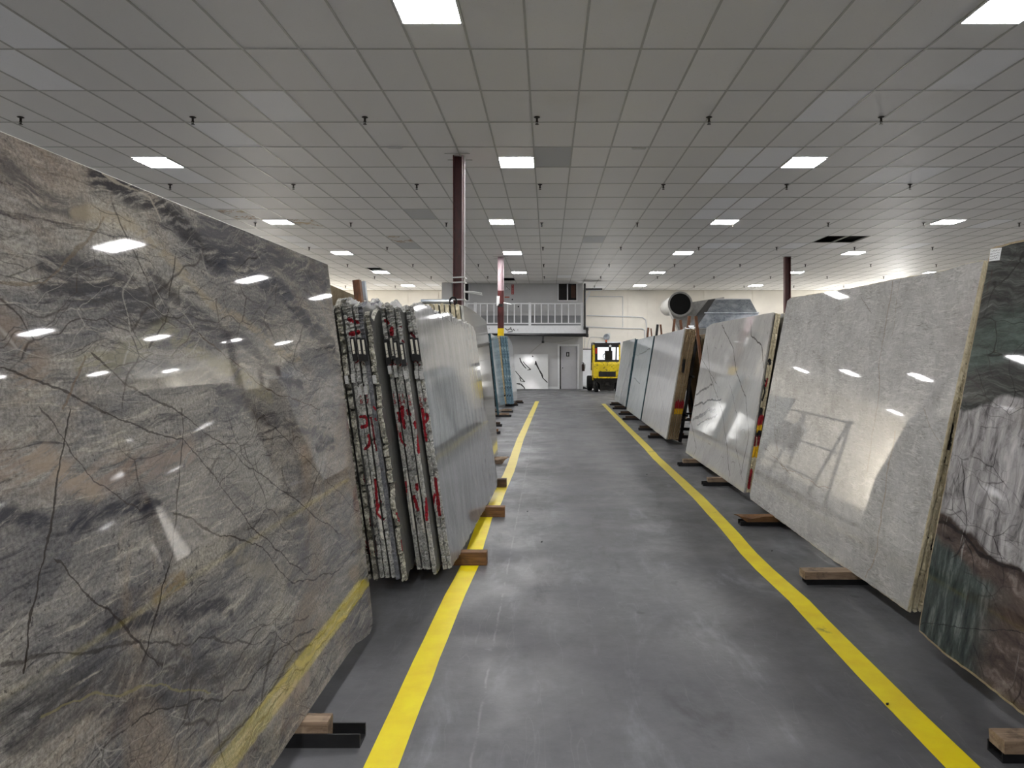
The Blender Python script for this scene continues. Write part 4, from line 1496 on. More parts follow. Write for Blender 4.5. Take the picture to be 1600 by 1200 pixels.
# dark hinged plate and bracket at the top right of the office block
p = at(914, 452, YBal + .1)
t = empty('ceiling_flap', p, 'thin dark plate on a white bracket at the top right of the office block', 'bracket')
MB().box(at(914, 0, 32.3).x, at(941, 0, 32.3).x, 32.25, 32.8, at(0, 453, 32.3).z, at(0, 450.6, 32.3).z).build('plate', M['dark_steel'], t)
MB().bar(at(915.5, 470, 32.3), at(922, 456, 32.3), .05, .05).bar(at(914, 462, 32.3), at(922, 455, 32.3), .04, .04).build('brace', M['wall_white'], t)

# round duct and sheet metal hood near the back wall
p = at(1063, 475, 33.0)
t = empty('round_duct', p, 'large round duct with a black open mouth near the back wall', 'duct')
rr = 0.5
cdm = flat('duct_pale_metal', rgb(160, 159, 155), 0.5, 0.2)
axis = Vector((0.05, -1, 0.0))
MB().lathe(p, axis, [(-2.6, 0.40), (-.2, 0.50), (-.05, 0.57), (0.0, 0.57), (0.0, 0.49), (-1.0, 0.47), (-1.1, 0.0)], 40).build('duct_body', cdm, t, smooth=False)
MB().lathe(p, axis, [(-0.03, 0.0), (-0.03, 0.488)], 40).build('mouth', flat('duct_black_inside', rgb(6, 6, 6), 0.9), t)
MB().prism([p + Vector(q) for q in ((-.4, .4, -.3), (.5, .4, .1), (2.1, .4, .35), (2.1, .4, -.9), (.9, .4, -1.6), (.2, .4, -1.6))], (0, 0.5, 0)).build('side_plenum', cdm, t)
for k in range(2):
    MB().box(p.x - .2 + k * 1.2, p.x - .14 + k * 1.2, p.y + .6, p.y + .66, 0, p.z - (.2 if k == 0 else 1.5)).build('support_leg', cdm, t)
HY = 31.0
q0 = [at(x, y, HY) for x, y in ((1119, 467.5), (1171, 467.5), (1183, 489), (1183, 492), (1104, 489))]
t = empty('metal_hood', at(1140, 500, HY), 'big galvanised sheet metal hood above the marble slabs at the back', 'hood')
TL, TR, BR_, BL = at(1118, 467.3, HY + .9), at(1172, 467.3, HY + .9), at(1183.5, 489, HY), at(1104, 489, HY)
LL, LR = at(1089, 511, HY - .35), at(1196, 511, HY - .35)
dz = Vector((0, 1.8, 0))
MB().prism([TL, TR, BR_, BL], (0, 0.02, 0.02)).build('upper_sheet', M['galv'], t)
MB().prism([BL, BR_, LR, LL], (0, 0.02, 0.02)).build('lower_sheet', M['galv'], t)
dd = Vector((-0.5, 0.4, 0))
MB().prism([TL, BL, LL, LL + Vector((-.25, .7, 0)), BL + Vector((-.25, .7, 0)), TL + Vector((-.2, .5, 0))], (0, 0.01, 0.01)).build('side_sheet', M['dark_steel'], t)
MB().bar(BL + Vector((-.1, -.03, 0)), BR_ + Vector((.05, -.03, 0)), .06, .05).build('seam_rail', M['galv'], t)
MB().bar(TL, TR, .05, .04).build('top_edge', M['white_metal'], t)
zl = LL.z
lg = MB()
lg.box(LL.x, LR.x, HY - .3, HY + .3, zl - .04, zl).build('bottom_pan', M['galv'], t)
for xx in (LL.x + .1, LR.x - .1):
    MB().box(xx - .04, xx + .04, HY - .1, HY - .02, 0, zl - .04).build('support_leg', M['dark_steel'], t)

# ---- steel columns
def column(x, y, w, mat, label, yellow=None, cage=False, extra=None):
    t = empty('steel_column', (x, y, 0), label, 'column')
    zt = CEIL + 0.3
    z0 = 0.0
    mb = MB()
    segs = [(0, zt, mat)] if not yellow else [(0, yellow[0], M['maroon']), (yellow[1], 3.75, M['maroon']), (3.75, zt, mat)]
    for (a, b, mm) in segs:
        mb = MB()
        mb.box(x - w / 2, x - w / 2 + .014, y - w / 2, y + w / 2, a, b)
        mb.box(x + w / 2 - .014, x + w / 2, y - w / 2, y + w / 2, a, b)
        mb.box(x - w / 2 + .014, x + w / 2 - .014, y - .006, y + .006, a, b)
        mb.build('column_shaft', mm, t)
    if yellow:
        mb = MB()
        a, b = yellow
        mb.box(x - w / 2 - .002, x - w / 2 + .016, y - w / 2 - .002, y + w / 2 + .002, a, b)
        mb.box(x + w / 2 - .016, x + w / 2 + .002, y - w / 2 - .002, y + w / 2 + .002, a, b)
        mb.box(x - w / 2 + .016, x + w / 2 - .016, y - .008, y + .008, a, b)
        mb.build('yellow_band', M['yellow_paint'], t)
    MB().box(x - w * .8, x + w * .8, y - w * .8, y + w * .8, 0.0, 0.02).build('base_plate', M['dark_steel'], t)
    # trim around the column at the ceiling
    tr = MB()
    r_ = w * 1.25
    tr.box(x - r_, x + r_, y - r_, y - r_ + .03, CEIL - .004, CEIL)
    tr.box(x - r_, x + r_, y + r_ - .03, y + r_, CEIL - .004, CEIL)
    tr.build('ceiling_trim', M['grid'], t)
    return t


c1_ = column(-1.475, 11.96, 0.165, M['maroon'], 'dark maroon steel column nearest the camera, with conduits strapped to it')
MB().cyl((-1.375, 11.9, 0.0), (-1.375, 11.9, CEIL), 0.014).build('conduit', M['white_metal'], c1_)
MB().cyl((-1.405, 11.86, 0.0), (-1.405, 11.86, CEIL), 0.010).build('conduit', M['maroon_lit'], c1_)
for z in (2.25, 2.5, 2.78, 2.86):
    mb = MB()
    for a, b in (((-1.57, 11.84), (-1.36, 11.84)), ((-1.36, 11.84), (-1.36, 12.06))):
        mb.bar((a[0], a[1], z), (b[0], b[1], z + (.01 if z > 2.6 else 0)), .012, .022)
    mb.build('strap', M['white_metal'], c1_)
mb = MB()
mb.tube([at(725, 455.5, 11.8), at(740, 456, 11.75), at(753, 458.5, 11.7)], 0.011, 6)
mb.tube([at(725, 456.5, 11.8), at(740, 458.3, 11.75), at(753.5, 461, 11.7)], 0.011, 6)
t = mb.build('plastic_rod', M['white_metal'])
tag(t, 'pair of thin white plastic rods sticking out from the maroon column', 'rod')
c2 = column(-1.58, 24.3, 0.2, M['maroon_lit'], 'maroon steel column, top coloured pale pink as if lit, with a yellow band, in front of the balcony', yellow=(at(0, 526, 24.3).z, at(0, 513, 24.3).z))
MB().tube([at(787, 473.2, 24.1), at(794, 474.6, 24.0), at(799, 476, 23.9)], 0.02, 6).build('cable_arm', M['white_metal'], c2)
MB().cbox(at(778.3, 470, 24.15), (.05, .05, .16)).build('junction_box', M['white_metal'], c2)
MB().cbox(at(782.5, 477, 24.1), (.07, .03, .05)).build('black_box', M['black'], c2)
c3 = column(8.04, 24.3, 0.19, M['maroon'], 'maroon steel column rising behind the slabs on the right')
MB().cbox((8.14, 24.2, 3.0), (.03, .04, .05)).build('junction_box', M['black'], c3)
# ================================================================== slabs
def shifted(fr, back, u=0.0, dz=0.0):
    f = Frame((0, 0), (0, 1), 0, 0, fr.side)
    f.o = fr.o + fr.y * fr.s * back + fr.e * u + fr.w * dz
    f.L, f.e, f.w, f.y, f.s = fr.L, fr.e, fr.w, fr.y, fr.s
    # keep the foot level with the blocks
    k = (0.10 - f.o.z) / f.w.z
    f.o = f.o + f.w * k
    f.mat = Matrix(((f.e.x, f.y.x, f.w.x, f.o.x), (f.e.y, f.y.y, f.w.y, f.o.y), (f.e.z, f.y.z, f.w.z, f.o.z), (0, 0, 0, 1)))
    return f


def uvs(fr, pts):
    return [FR[fr].uv(x, y) for x, y in pts]


RED = (lin(150), lin(14), lin(32))
RD2 = (lin(110), lin(16), lin(28))
WHT = (lin(214), lin(212), lin(204))
BLK = (0.004, 0.004, 0.004)
YEL = (lin(226), lin(178), lin(20))
G = 'stone slabs leaning on racks along the aisle'

# ---- L1, the big taupe slab at the left edge
f = FR['L1']
top = f.uv(512, 413)
out = [(0, 0), ] + [(f.uv(426, 1198)[0], 0.0), (f.uv(504, 1081)[0], 0.004)] + uvs('L1', [(531.6, 1040), (544, 1022), (557, 1005), (566, 1000), (571, 996), (579, 989), (582, 978), (582.5, 968), (577, 912)])
out += [top, (0, top[1])]
o = make_slab('stone_slab', f, out, 0.024, [M['st_L1'], M['edge_pale']], 3, chisel=0.0, step=0.3, K=2)
tag(o, 'huge polished taupe and charcoal stone slab with an olive-gold vein, filling the left edge', 'stone slab', G)

# ---- R1 green and pale slab at the right edge
f = FR['R1']
tp = f.uv(1547, 388)
tp2 = f.uv(1600, 374)
out = [(0, 0), (f.uv(1600, 1119)[0], 0.0), (f.uv(1530, 1068)[0], 0.008), (f.uv(1473, 1022)[0], 0.006)] + uvs('R1', [(1450, 1000), (1435.5, 986), (1437, 970), (1452, 878)]) + [tp, (f.uv(1556, 383)[0], tp[1] + 0.004), (0, tp[1])]
o = make_slab('stone_slab', f, out, 0.03, [M['st_R1'], M['edge_tan']], 5, chisel=0.004, step=0.04, K=3, inset=0.011)
tag(o, 'dark green, brown and pale streaked stone slab with tan edges at the right edge', 'stone slab', G)
# sticker
sc = [f.uv(*p) for p in ((1548, 389), (1565.5, 387), (1562, 406.5), (1545.5, 408.5))]
stk = MB()
stk.prism([(u, -0.0004 * f.s, v) for u, v in sc], (0, -0.0008 * f.s, 0))
so = stk.build('sticker', M['wall_white'], o, local=True)
so['label'] = 'white handwritten sticker'
ink = MB()
rn = random.Random(8)
us, vs_ = [q[0] for q in sc], [q[1] for q in sc]
for k in range(4):
    v = max(vs_) - 0.016 - k * 0.014
    u = min(us) + 0.010
    while u < max(us) - 0.012:
        du = rn.uniform(.004, .009)
        ink.bar((u, -0.0016 * f.s, v + rn.uniform(-.004, .004)), (u + du, -0.0016 * f.s, v + rn.uniform(-.004, .004)), .0013, .0008, (0, 1, 0))
        u += du + .001
ink.build('handwriting', M['black'], so, local=True)
f2 = shifted(f, 0.036, 0.0)
o = make_slab('stone_slab', f2, [(0, 0), (f.L - .08, 0), (f.L - .06, 2.0), (0, 2.0)], 0.03, [M['st_back'], M['edge_tan']], 6, chisel=0.002, step=0.06, K=3)
tag(o, 'slab hidden behind the green and pale slab at the right edge', 'stone slab', G)

# ---- R2 pale grey quartzite with its stack
f = FR['R2']
TOPS = uvs('R2', [(1537.5, 407.5), (1529, 408), (1518, 410), (1505, 412.5), (1494, 416), (1478, 422), (1440, 429), (1410, 434), (1330, 450), (1236, 465), (1230, 470)])
out = [TOPS[0], (0.0, 0.0), (0.55, 0.0), (1.1, -0.012), (1.9, -0.006), (f.L - .05, 0.0), f.uv(1171.5, 773)] + TOPS[::-1][:-1]
PR2 = [([(1506, 552), (1503, 560), (1506, 568)], 1.2, BLK), ([(1504, 575), (1500, 583), (1503, 590)], 1.2, BLK), ([(1501, 596), (1497, 604)], 1.2, BLK), ([(1498, 608), (1495, 614)], 1.1, BLK)]
o = make_slab('stone_slab', f, out, 0.024, [M['st_R2'], M['edge_cream']], 7, chisel=0.0035, step=0.05, fine=0.012, K=4)
tag(o, 'tall pale grey crystalline stone slab second from the right edge', 'stone slab', G)
for k, (back, du, H, L, mt) in enumerate(((0.030, 0.0, 2.05, 3.2, 'edge_cream'), (0.062, 0.004, 2.0, 3.1, 'edge_cream'))):
    f2 = shifted(f, back, du)
    pr = []
    if k == 0:
        pr = [([(1509, 552), (1506, 560), (1508, 568)], 1.1, BLK), ([(1506, 574), (1502, 582), (1505, 588)], 1.1, BLK), ([(1502, 594), (1499, 602), (1500, 606)], 1.1, BLK), ([(1499, 608), (1496, 613)], 1.1, BLK),
              ([(1489, 642), (1482, 700)], 3.5, BLK), ([(1476, 715), (1474, 722)], 2.5, BLK), ([(1464, 736), (1468, 750)], 3, BLK), ([(1451, 805), (1449, 812)], 3, BLK), ([(1444, 838), (1450, 840)], 1.5, BLK), ([(1436, 895), (1434, 898)], 2, BLK)]
    if k == 1:
        pr = [([(1492, 640), (1486, 690)], 3, BLK), ([(1474, 735), (1473, 742)], 2.5, BLK), ([(1456, 830), (1453, 856)], 3.4, BLK), ([(1445, 884), (1448, 885)], 1.2, BLK)]
    o = make_slab('stone_slab', f2, [(0, 0), (L, 0), (L, H), (0, H)], 0.029, [M['st_back'], M[mt]], 20 + k, chisel=0.0035, block=0.006, step=0.06, fine=0.010, K=5, paints=pr)
    tag(o, 'cream-edged slab %s the tall pale grey crystalline slab' % (['directly behind', 'furthest back in the stack of'][k]), 'stone slab', G)

# ---- R3 white veined marble and the slabs behind
f = FR['R3']
top = f.uv(1208, 488)
out = [(0, 0), (f.L, 0), (f.L - 0.02, f.uv(1101, 512)[1]), (f.L - 0.35, top[1] - 0.002), (0.02, top[1])]
PR3 = [([(1183, 640), (1181, 650)], 3, BLK), ([(1184, 652), (1181, 662)], 4, RED), ([(1182, 668), (1180, 674)], 4, YEL), ([(1181, 676), (1180, 680)], 4, BLK), ([(1187, 596), (1189, 612), (1185, 625)], 1.3, BLK),
       ([(1186, 585), (1192, 600)], 1.3, BLK), ([(1193, 592), (1190, 604)], 1.3, RED), ([(1180, 683), (1178, 700)], 2.2, RD2), ([(1178, 700), (1176, 712)], 3, YEL), ([(1168, 735), (1164, 762)], 2.2, RED), ([(1196, 563), (1197, 568)], 2.6, BLK)]
PR3 = PR3 + [([(a + 6, b) for a, b in pl], w_, c_) for pl, w_, c_ in PR3]
o = make_slab('stone_slab', f, out, 0.022, [M['st_R3'], M['edge_pale']], 9, chisel=0.0025, step=0.1, fine=0.012, K=4)
tag(o, 'white marble slab with dark branching veins and the balcony mirrored in it', 'stone slab', G)
for k, (back, du, H, L) in enumerate(((0.026, 0.0, top[1] - .01, 3.0), (0.055, 0.0, top[1] - .02, 3.0), (0.125, 0.02, top[1] - .01, 2.9))):
    f2 = shifted(f, back, du)
    o = make_slab('stone_slab', f2, [(0, 0), (L, 0), (L, H), (0, H)], 0.027, [M['st_back'], M['edge_cream']], 30 + k, chisel=0.004, block=0.004, step=0.08, fine=0.012, K=5, paints=PR3 if k < 2 else None, jag_top=0.008)
    tag(o, ['cream-edged slab directly behind the branching-veined white marble, edge marked red and yellow', 'cream-edged slab second behind the branching-veined white marble', 'cream-edged slab across a dark gap behind the branching-veined white marble'][k], 'stone slab', G)

# ---- R4 stack
f = FR['R4']
top = f.uv(1069, 514)
out = [(0, 0), (f.L, 0), (f.L, top[1] - .03), (0.0, top[1])]
PR4 = []
for k in range(6):
    x = 1057 + k * 3.1
    PR4 += [([(x, 629 - (k % 2) * 2), (x - 1, 638)], 1.8, RED), ([(x - 1.5, 640), (x - 2, 646)], 1.9, YEL)]
    if k in (1, 5):
        PR4 += [([(x + 9, 563), (x + 7, 580)], 2.2, BLK)]
o = make_slab('stone_slab', f, out, 0.024, [M['st_R4'], M['edge_pale']], 11, chisel=0.003, step=0.15, fine=0.02, K=3)
tag(o, 'white diagonal-veined marble slab fronting a thick brown-edged stack', 'stone slab', G)
for k in range(6):
    f2 = shifted(f, 0.028 + k * 0.0315, 0.005 * (k % 3))
    o = make_slab('stone_slab', f2, [(0, 0), (3.3, 0), (3.3, top[1] - .02), (0, top[1] - .01 + .012 * (k % 2))], 0.027, [M['st_back'], M['edge_brown']], 40 + k, chisel=0.005, block=0.004, step=0.12, fine=0.02, K=4, paints=PR4, jag_top=0.01)
    tag(o, 'brown-edged slab with red and yellow marks, %s behind the diagonal-veined marble' % ORD[k], 'stone slab', G)
# white plastic scrap on top of this stack
p = f.mat @ Vector((0.05, -0.1, top[1]))
mb = MB()
rn = random.Random(5)
for k in range(7):
    c_ = p + Vector((rn.uniform(-.02, .12), rn.uniform(-.02, .25), rn.uniform(0.0, .05)))
    mb.prism([c_ + Vector((rn.uniform(-.06, .06), rn.uniform(-.05, .05), rn.uniform(-.03, .04))) for _ in range(5)], (0.01, 0.01, 0.012))
tag(mb.build('plastic_scrap', M['wall_white']), 'crumpled white plastic scrap on top of the brown-edged stack', 'plastic scrap')
# ---- R5, R6
for key, st, tp, lab, th in (('R5', 'st_R5', (1021.5, 524.5), 'bluish white marble slab with a teal edge, between two pale marbles', 'edge_teal'),
                             ('R6', 'st_R6', (992, 529), 'grey-streaked white marble slab farthest down the right row', 'edge_teal')):
    f = FR[key]
    top = f.uv(*tp)
    o = make_slab('stone_slab', f, [(0, 0), (f.L, 0), (f.L, top[1] - .03), (0, top[1])], 0.024, [M[st], M[th]], 13, chisel=0.003, step=0.2, fine=0.03, K=3)
    tag(o, lab, 'stone slab', G)
    for k in range(2):
        f2 = shifted(f, 0.03 + .034 * k, 0.01)
        o = make_slab('stone_slab', f2, [(0, 0), (f.L - .1, 0), (f.L - .1, top[1] - .02), (0, top[1] - .02)], 0.028, [M['st_back'], M[th]], 50 + k, chisel=0.004, step=0.2, fine=0.03, K=3)
        tag(o, 'teal-edged slab %s behind the %s' % (['directly', 'second'][k], 'bluish white marble slab' if key == 'R5' else 'farthest grey-streaked marble slab'), 'stone slab', G)

# ---- B1: rough-ended granite bundle of the left row
f = FR['B1']
FACE_TOP = [(646.5, 476), (655, 472), (662, 474.5), (668, 478), (676, 480), (680, 485), (687.5, 487), (694, 490), (700, 489.5), (708, 495), (718, 499), (724, 502), (729, 505), (735, 507), (740, 511), (743, 519.6), (745, 535), (749, 563), (756, 626), (763, 660), (769, 694), (777.5, 748), (777, 757), (775.5, 765)]
ft_uv = [f.uv(*p) for p in FACE_TOP]
SL = [  # back distance of the front face, near-end shift, height, edge, name, blocky
    (0.000, 0.00, 1.86, 'edge_granite'), (0.033, 0.00, 1.87, 'edge_granite'),
    (0.078, -0.13, 1.86, 'edge_granite'), (0.110, 0.00, 1.88, 'edge_granite'), (0.142, -0.03, 1.87, 'edge_granite'), (0.174, 0.0, 1.90, 'edge_granite'), (0.206, -0.03, 1.88, 'edge_granite'),
    (0.262, -0.24, 1.84, 'edge_blocky'), (0.308, -0.22, 1.88, 'edge_dark'), (0.338, -0.22, 1.87, 'edge_granite'),
    (0.376, -0.23, 1.90, 'edge_granite'), (0.412, -0.22, 1.91, 'edge_granite'),
    (0.444, -0.25, 1.88, 'edge_blocky'), (0.490, -0.25, 1.88, 'edge_blocky')]
WHO = ['silvery polished slab facing the aisle, front of the left rough-ended bundle', 'second slab from the aisle in the left rough-ended bundle',
       'third slab from the aisle in the rough-ended bundle, end standing forward', 'fourth slab from the aisle in the left rough-ended bundle',
       'fifth slab from the aisle in the left rough-ended bundle', 'sixth slab from the aisle in the left rough-ended bundle',
       'seventh slab from the aisle in the rough-ended bundle, last before the wide gap',
       'blocky pale-ended slab just left of the wide gap in the rough-ended bundle', 'smooth blue-grey ended slab, second left of the wide gap in the bundle',
       'rough granite slab third left of the wide gap in the bundle', 'rough granite slab fourth left of the wide gap in the bundle',
       'rough granite slab fifth left of the wide gap in the bundle', 'broken blocky-ended slab, second from the back of the rough-ended bundle',
       'broken blocky-ended rearmost slab, beside the big taupe slab']
P1 = [([(545, 499), (559, 504)], 3.2, RED), ([(548, 522), (560, 519)], 4, RED), ([(602, 500), (606, 505)], 3, RED), ([(612, 513), (612, 523)], 3.6, RED), ([(625, 510), (627, 511)], 1.6, RD2), ([(629, 533), (631, 534)], 2, RD2),
      ([(642, 520), (648, 527)], 2.4, RD2), ([(606, 563), (615, 568), (606, 573)], 1.0, RED), ([(615, 572), (624, 563)], 1.0, RED), ([(625, 571), (632, 565), (640, 572)], 1.0, RED), ([(644, 569), (650, 563), (656, 570)], 1.0, RED), ([(555, 568), (562, 562), (570, 570)], 1.0, RD2),
      ([(563, 651), (570, 651), (574, 656), (574.7, 663), (571, 667), (565, 667)], 3, RED), ([(570, 652), (579, 653)], 1.6, RED), ([(576, 681), (578.7, 688), (576, 696), (571, 701)], 3.2, RED),
      ([(628, 637), (629, 648), (625, 656)], 4, RED), ([(622.5, 645), (627, 659)], 3, RED), ([(629, 653), (632, 668)], 3, RED), ([(637, 641), (640, 648)], 3.4, RED), ([(618, 663), (621, 678)], 2.5, RED),
      ([(625.5, 677), (627, 688), (633, 696)], 2.4, RED), ([(649, 661), (651, 667)], 4, RED), ([(654, 680), (654, 707)], 3, RED), ([(660, 639), (663, 667), (666, 688)], 2.8, RED), ([(662, 647), (667, 648), (668.7, 653), (665, 659)], 3, RED),
      ([(580, 655), (588, 704)], 1.8, RD2), ([(584, 636), (587, 640)], 2.2, RED), ([(586, 654), (588, 657)], 1.6, RED),
      ([(579, 746), (584, 796)], 3.2, WHT), ([(637, 738), (648, 825)], 3, WHT), ([(652, 744), (663, 830)], 3, WHT), ([(592, 800), (598, 840)], 3, WHT),
      ([(586, 749.5), (588.6, 777), (589.5, 803), (598.7, 812)], 2.6, RED), ([(595, 784), (590, 795)], 2.4, RED), ([(633.5, 753), (634.4, 774)], 2.5, RED), ([(651, 757), (652, 764)], 3.2, RED), ([(647, 776), (653, 797)], 3, RED),
      ([(666.5, 779), (666.5, 812)], 3, RED), ([(680, 748), (684, 780), (687, 804)], 3, RED), ([(676, 790), (679, 773)], 2.6, RED), ([(579.5, 810), (581, 821)], 2.6, RD2), ([(585, 845), (588, 866)], 2.6, RD2), ([(573, 845), (577, 866)], 2.4, RD2),
      ([(620.6, 802), (624, 813)], 2.5, RED), ([(628, 845), (630, 860)], 2.5, RED), ([(569, 742), (570, 752)], 2, RD2)]
P1 = P1[28:32] + P1[:28] + P1[32:]
P1 = [(a, b if c is WHT else b * .8, c) for a, b, c in P1]
b1 = []
for k, (back, du, H, em) in enumerate(SL):
    f2 = shifted(f, back, du)
    blocky = em == 'edge_blocky'
    face = 'st_B1' if k == 0 else 'st_B1d'
    if k == 0:
        out = [ft_uv[0], (0, 0), (f.L - 0.3, 0)] + ft_uv[::-1][:-1]
    else:
        Lk = f.L - 0.15 - 0.02 * k - du
        rn = random.Random(60 + k)
        out = [(0.0, 0), (Lk, 0), (Lk, H - .2)]
        x = Lk - .1
        while x > .1:
            out.append((x, H + rn.uniform(-.04, .03)))
            x -= rn.uniform(.1, .25)
        out.append((0.02, H - .02))
    smooth = k == 8
    o = make_slab('stone_slab', f2, out, 0.029 if not blocky else 0.034, [M[face], M[em]], 60 + k, chisel=0.0018 if smooth else (0.008 if blocky else 0.0045),
                  block=0.0 if smooth else (0.040 if blocky else 0.012), jag_top=0.012 if k == 0 else 0.026, step=0.03 if k < 2 else 0.05, fine=0.008, K=6, paints=P1)
    tag(o, WHO[k], 'stone slab', G)
    P1_ = None
    b1.append((o, f2, 0.029 if not blocky else 0.034))


# pencil-thin drill scars along the broken top of the front slab
mb = MB()
rn = random.Random(2)
for k in range(22):
    px = 676 + k * 2.6 + rn.uniform(-.6, .6)
    y0 = float(np.interp(px, [p_[0] for p_ in FACE_TOP[:15]], [p_[1] for p_ in FACE_TOP[:15]])) + rn.uniform(2, 4)
    a, b = FR['B1'].p3(px, y0), FR['B1'].p3(px + rn.uniform(-.5, .5), y0 + rn.uniform(3, 8))
    mb.bar((a[0], -.001, a[2]), (b[0], -.001, b[2]), .007, .002, (0, 1, 0))
mb.build('drill_scar', M['black'], b1[0][0], local=True)


def end_part(px, py, wpx, hpx, mb_fn, name, mat, pick=None):
    """a flat label stuck on the rough end of whichever slab stands at that pixel"""
    best = None
    for i, (o, f2, th) in enumerate(b1):
        d = f2.o.y
        v = ((CAMZ - f2.o.z) - (py - CY) * d / F) / f2.w.z
        w = f2.mat @ Vector((0, f2.s * th / 2, v))
        x = project(w)[0]
        if best is None or abs(x - px) < best[0]:
            best = (abs(x - px), o, f2, th, v, d)
    _, o, f2, th, v, d = best
    w2, h2 = wpx * d / F / 2, hpx * d / F / 2
    yc = f2.s * th / 2
    return mb_fn(o, yc, v, w2, h2)


def tape(o, yc, v, w2, h2):
    MB().box(-.016, -.002, yc - w2, yc + w2, v - h2, v + h2).build('black_tape', M['black'], o, local=True)


def strip(o, yc, v, w2, h2):
    q = MB().box(-.021, -.015, yc - w2, yc + w2, v - h2, v + h2).build('name_strip', M['label'], o, local=True)


def barcode(o, yc, v, w2, h2):
    MB().box(-.015, -.004, yc - w2, yc + w2, v - h2, v + h2).build('barcode_sticker', M['barcode'], o, local=True)


m = NT('ivory_label')
q = m.noise(m.mapping(m.obj(), scale=(1, 30, 130)), 1.0, 2)
M['label'] = m.out(m.mix(m.mr(q, 0.62, 0.66), rgb(226, 222, 206), rgb(90, 84, 74)), 0.4)
m = NT('barcode_print')
q = m.n('ShaderNodeTexWave', 1, {'Vector': m.mapping(m.obj(), scale=(0, 0, 1)), 'Scale': 60.0, 'Distortion': 6.0, 'Detail': 2.0}, bands_direction='Z')
M['barcode'] = m.out(m.mix(m.mr(q, 0.55, 0.6), rgb(225, 225, 222), rgb(120, 120, 120)), 0.4)
for (px, py) in ((553.5, 541), (561, 541.5), (572.5, 542), (604.5, 546.5), (609.5, 544), (615.5, 539), (623, 546.5), (631.5, 549.5), (643, 541), (650.5, 542)):
    end_part(px, py + 4, 7.4, 37, tape, '', None)
    end_part(px, py, 3.2, 23, strip, '', None)
for (px, py) in ((539.3, 592.7), (549.3, 590.7), (562, 610.7), (569.3, 609.3), (591.3, 592), (608.7, 577.3), (614.5, 576.7), (622, 582.7), (629, 578.7), (637.3, 585.3), (648.7, 584.7), (655.3, 585.3)):
    end_part(px, py, 5.6, 13, barcode, '', None)
M['red_paint'] = flat('red_marker_paint', rgb(140, 22, 34), 0.6)


def num(s):
    def fn(o, yc, v, w2, h2):
        text_mesh('painted_number', s, 0.042, M['red_paint'], o, (-.009, yc, v), (PI / 2, 0, -PI / 2), 0.0015, local=True)
    return fn


for (px, py, s_) in ((564.7, 622, '1\n6'), (572.5, 622, '1\n7'), (614.5, 623, '1\n3'), (621.5, 623, '1\n5'), (628.5, 628, '1\n1'), (634, 623, '1\n4'), (642, 625, '1\n2'), (655, 628, '1\n0'), (663, 625, '9')):
    end_part(px, py, 5, 13, num(s_), '', None)

# ---- B2: tan and cream bundle behind it
f = FR['B2']
out = [f.uv(722, 476), (0, 0), (f.L, 0)] + uvs('B2', [(776, 676), (772, 616), (768, 579), (762, 519), (760, 503), (757.4, 499.6), (742.7, 487.7), (730, 479.4)])
out[0] = (0.0, f.uv(722, 476)[1])
o = make_slab('stone_slab', f, out, 0.028, [M['st_B2'], M['edge_pale']], 70, chisel=0.003, step=0.08, fine=0.03, K=3)
tag(o, 'silver-grey round-cornered slab behind the rough-ended bundle, nearest of the pale bundle to the aisle', 'stone slab', G)
mb = MB()
q = [f.uv(*p) for p in ((767, 706), (777.5, 700), (776.5, 682), (766, 690))]
for k in range(8):
    f2 = shifted(f, 0.04 + .062 * k, 0.02 * (k % 2) - 0.02)
    o = make_slab('stone_slab', f2, [(0, 0), (2.3, 0), (2.3, 2.06), (0, 2.10 + .01 * (k % 2))], 0.045, [M['st_back'], M['edge_cream']], 71 + k, chisel=0.006, block=0.006, step=0.1, fine=0.03, K=4, jag_top=0.012)
    tag(o, 'cream-edged slab whose top shows above the grey bundle, %s from the aisle in the pale bundle' % ORD[k + 1], 'stone slab', G)

# ---- B3 teal-edged slab and B4 blue/tan bundle
f = FR['B3']
out = [(0, 0), (f.L, 0), (f.L, f.uv(785, 531)[1]), (f.L * .5, f.uv(776, 526)[1]), (0, f.uv(766.5, 520.7)[1])]
o = make_slab('stone_slab', f, out, 0.05, [M['st_B3'], M['edge_teal']], 80, chisel=0.003, step=0.15, fine=0.04, K=3)
tag(o, 'pale blue and tan streaked slab with a dark teal end in the left row', 'stone slab', G)
f = FR['B4']
hb = f.uv(799, 530)[1]
o = make_slab('stone_slab', f, [(0, 0), (f.L, 0), (f.L - .05, hb - .12), (f.L * .4, hb), (0, hb + .05)], 0.05, [M['st_B4'], M['edge_blue']], 81, chisel=0.004, step=0.15, fine=0.04, K=3)
tag(o, 'pale white slab fronting the blue and tan bundle, farthest down the left row', 'stone slab', G)
for k, (em, th) in enumerate((('edge_blue', .075), ('edge_blue', .075), ('edge_yellowtan', .08), ('edge_blue', .08))):
    f2 = shifted(f, 0.06 + .082 * k, 0.02 * (k % 2))
    pr = [([(797 - k * 4 + j % 2, 545 + 12 * j), (797 - k * 4, 546 + 12 * j)], 1.0, BLK) for j in range(7)] if k < 3 else None
    o = make_slab('stone_slab', f2, [(0, 0), (2.2, 0), (2.2, hb - .1), (0, hb + .06)], th, [M['st_B3'], M[em]], 82 + k, chisel=0.006, step=0.15, fine=0.03, K=4, paints=pr)
    tag(o, ['blue-edged slab beside the farthest pale white slab', 'second blue-edged slab, right against the ochre-edged one', 'ochre-edged slab in the blue bundle by the yellow-banded column', 'blue-edged slab left of the ochre-edged one'][k], 'stone slab', G)

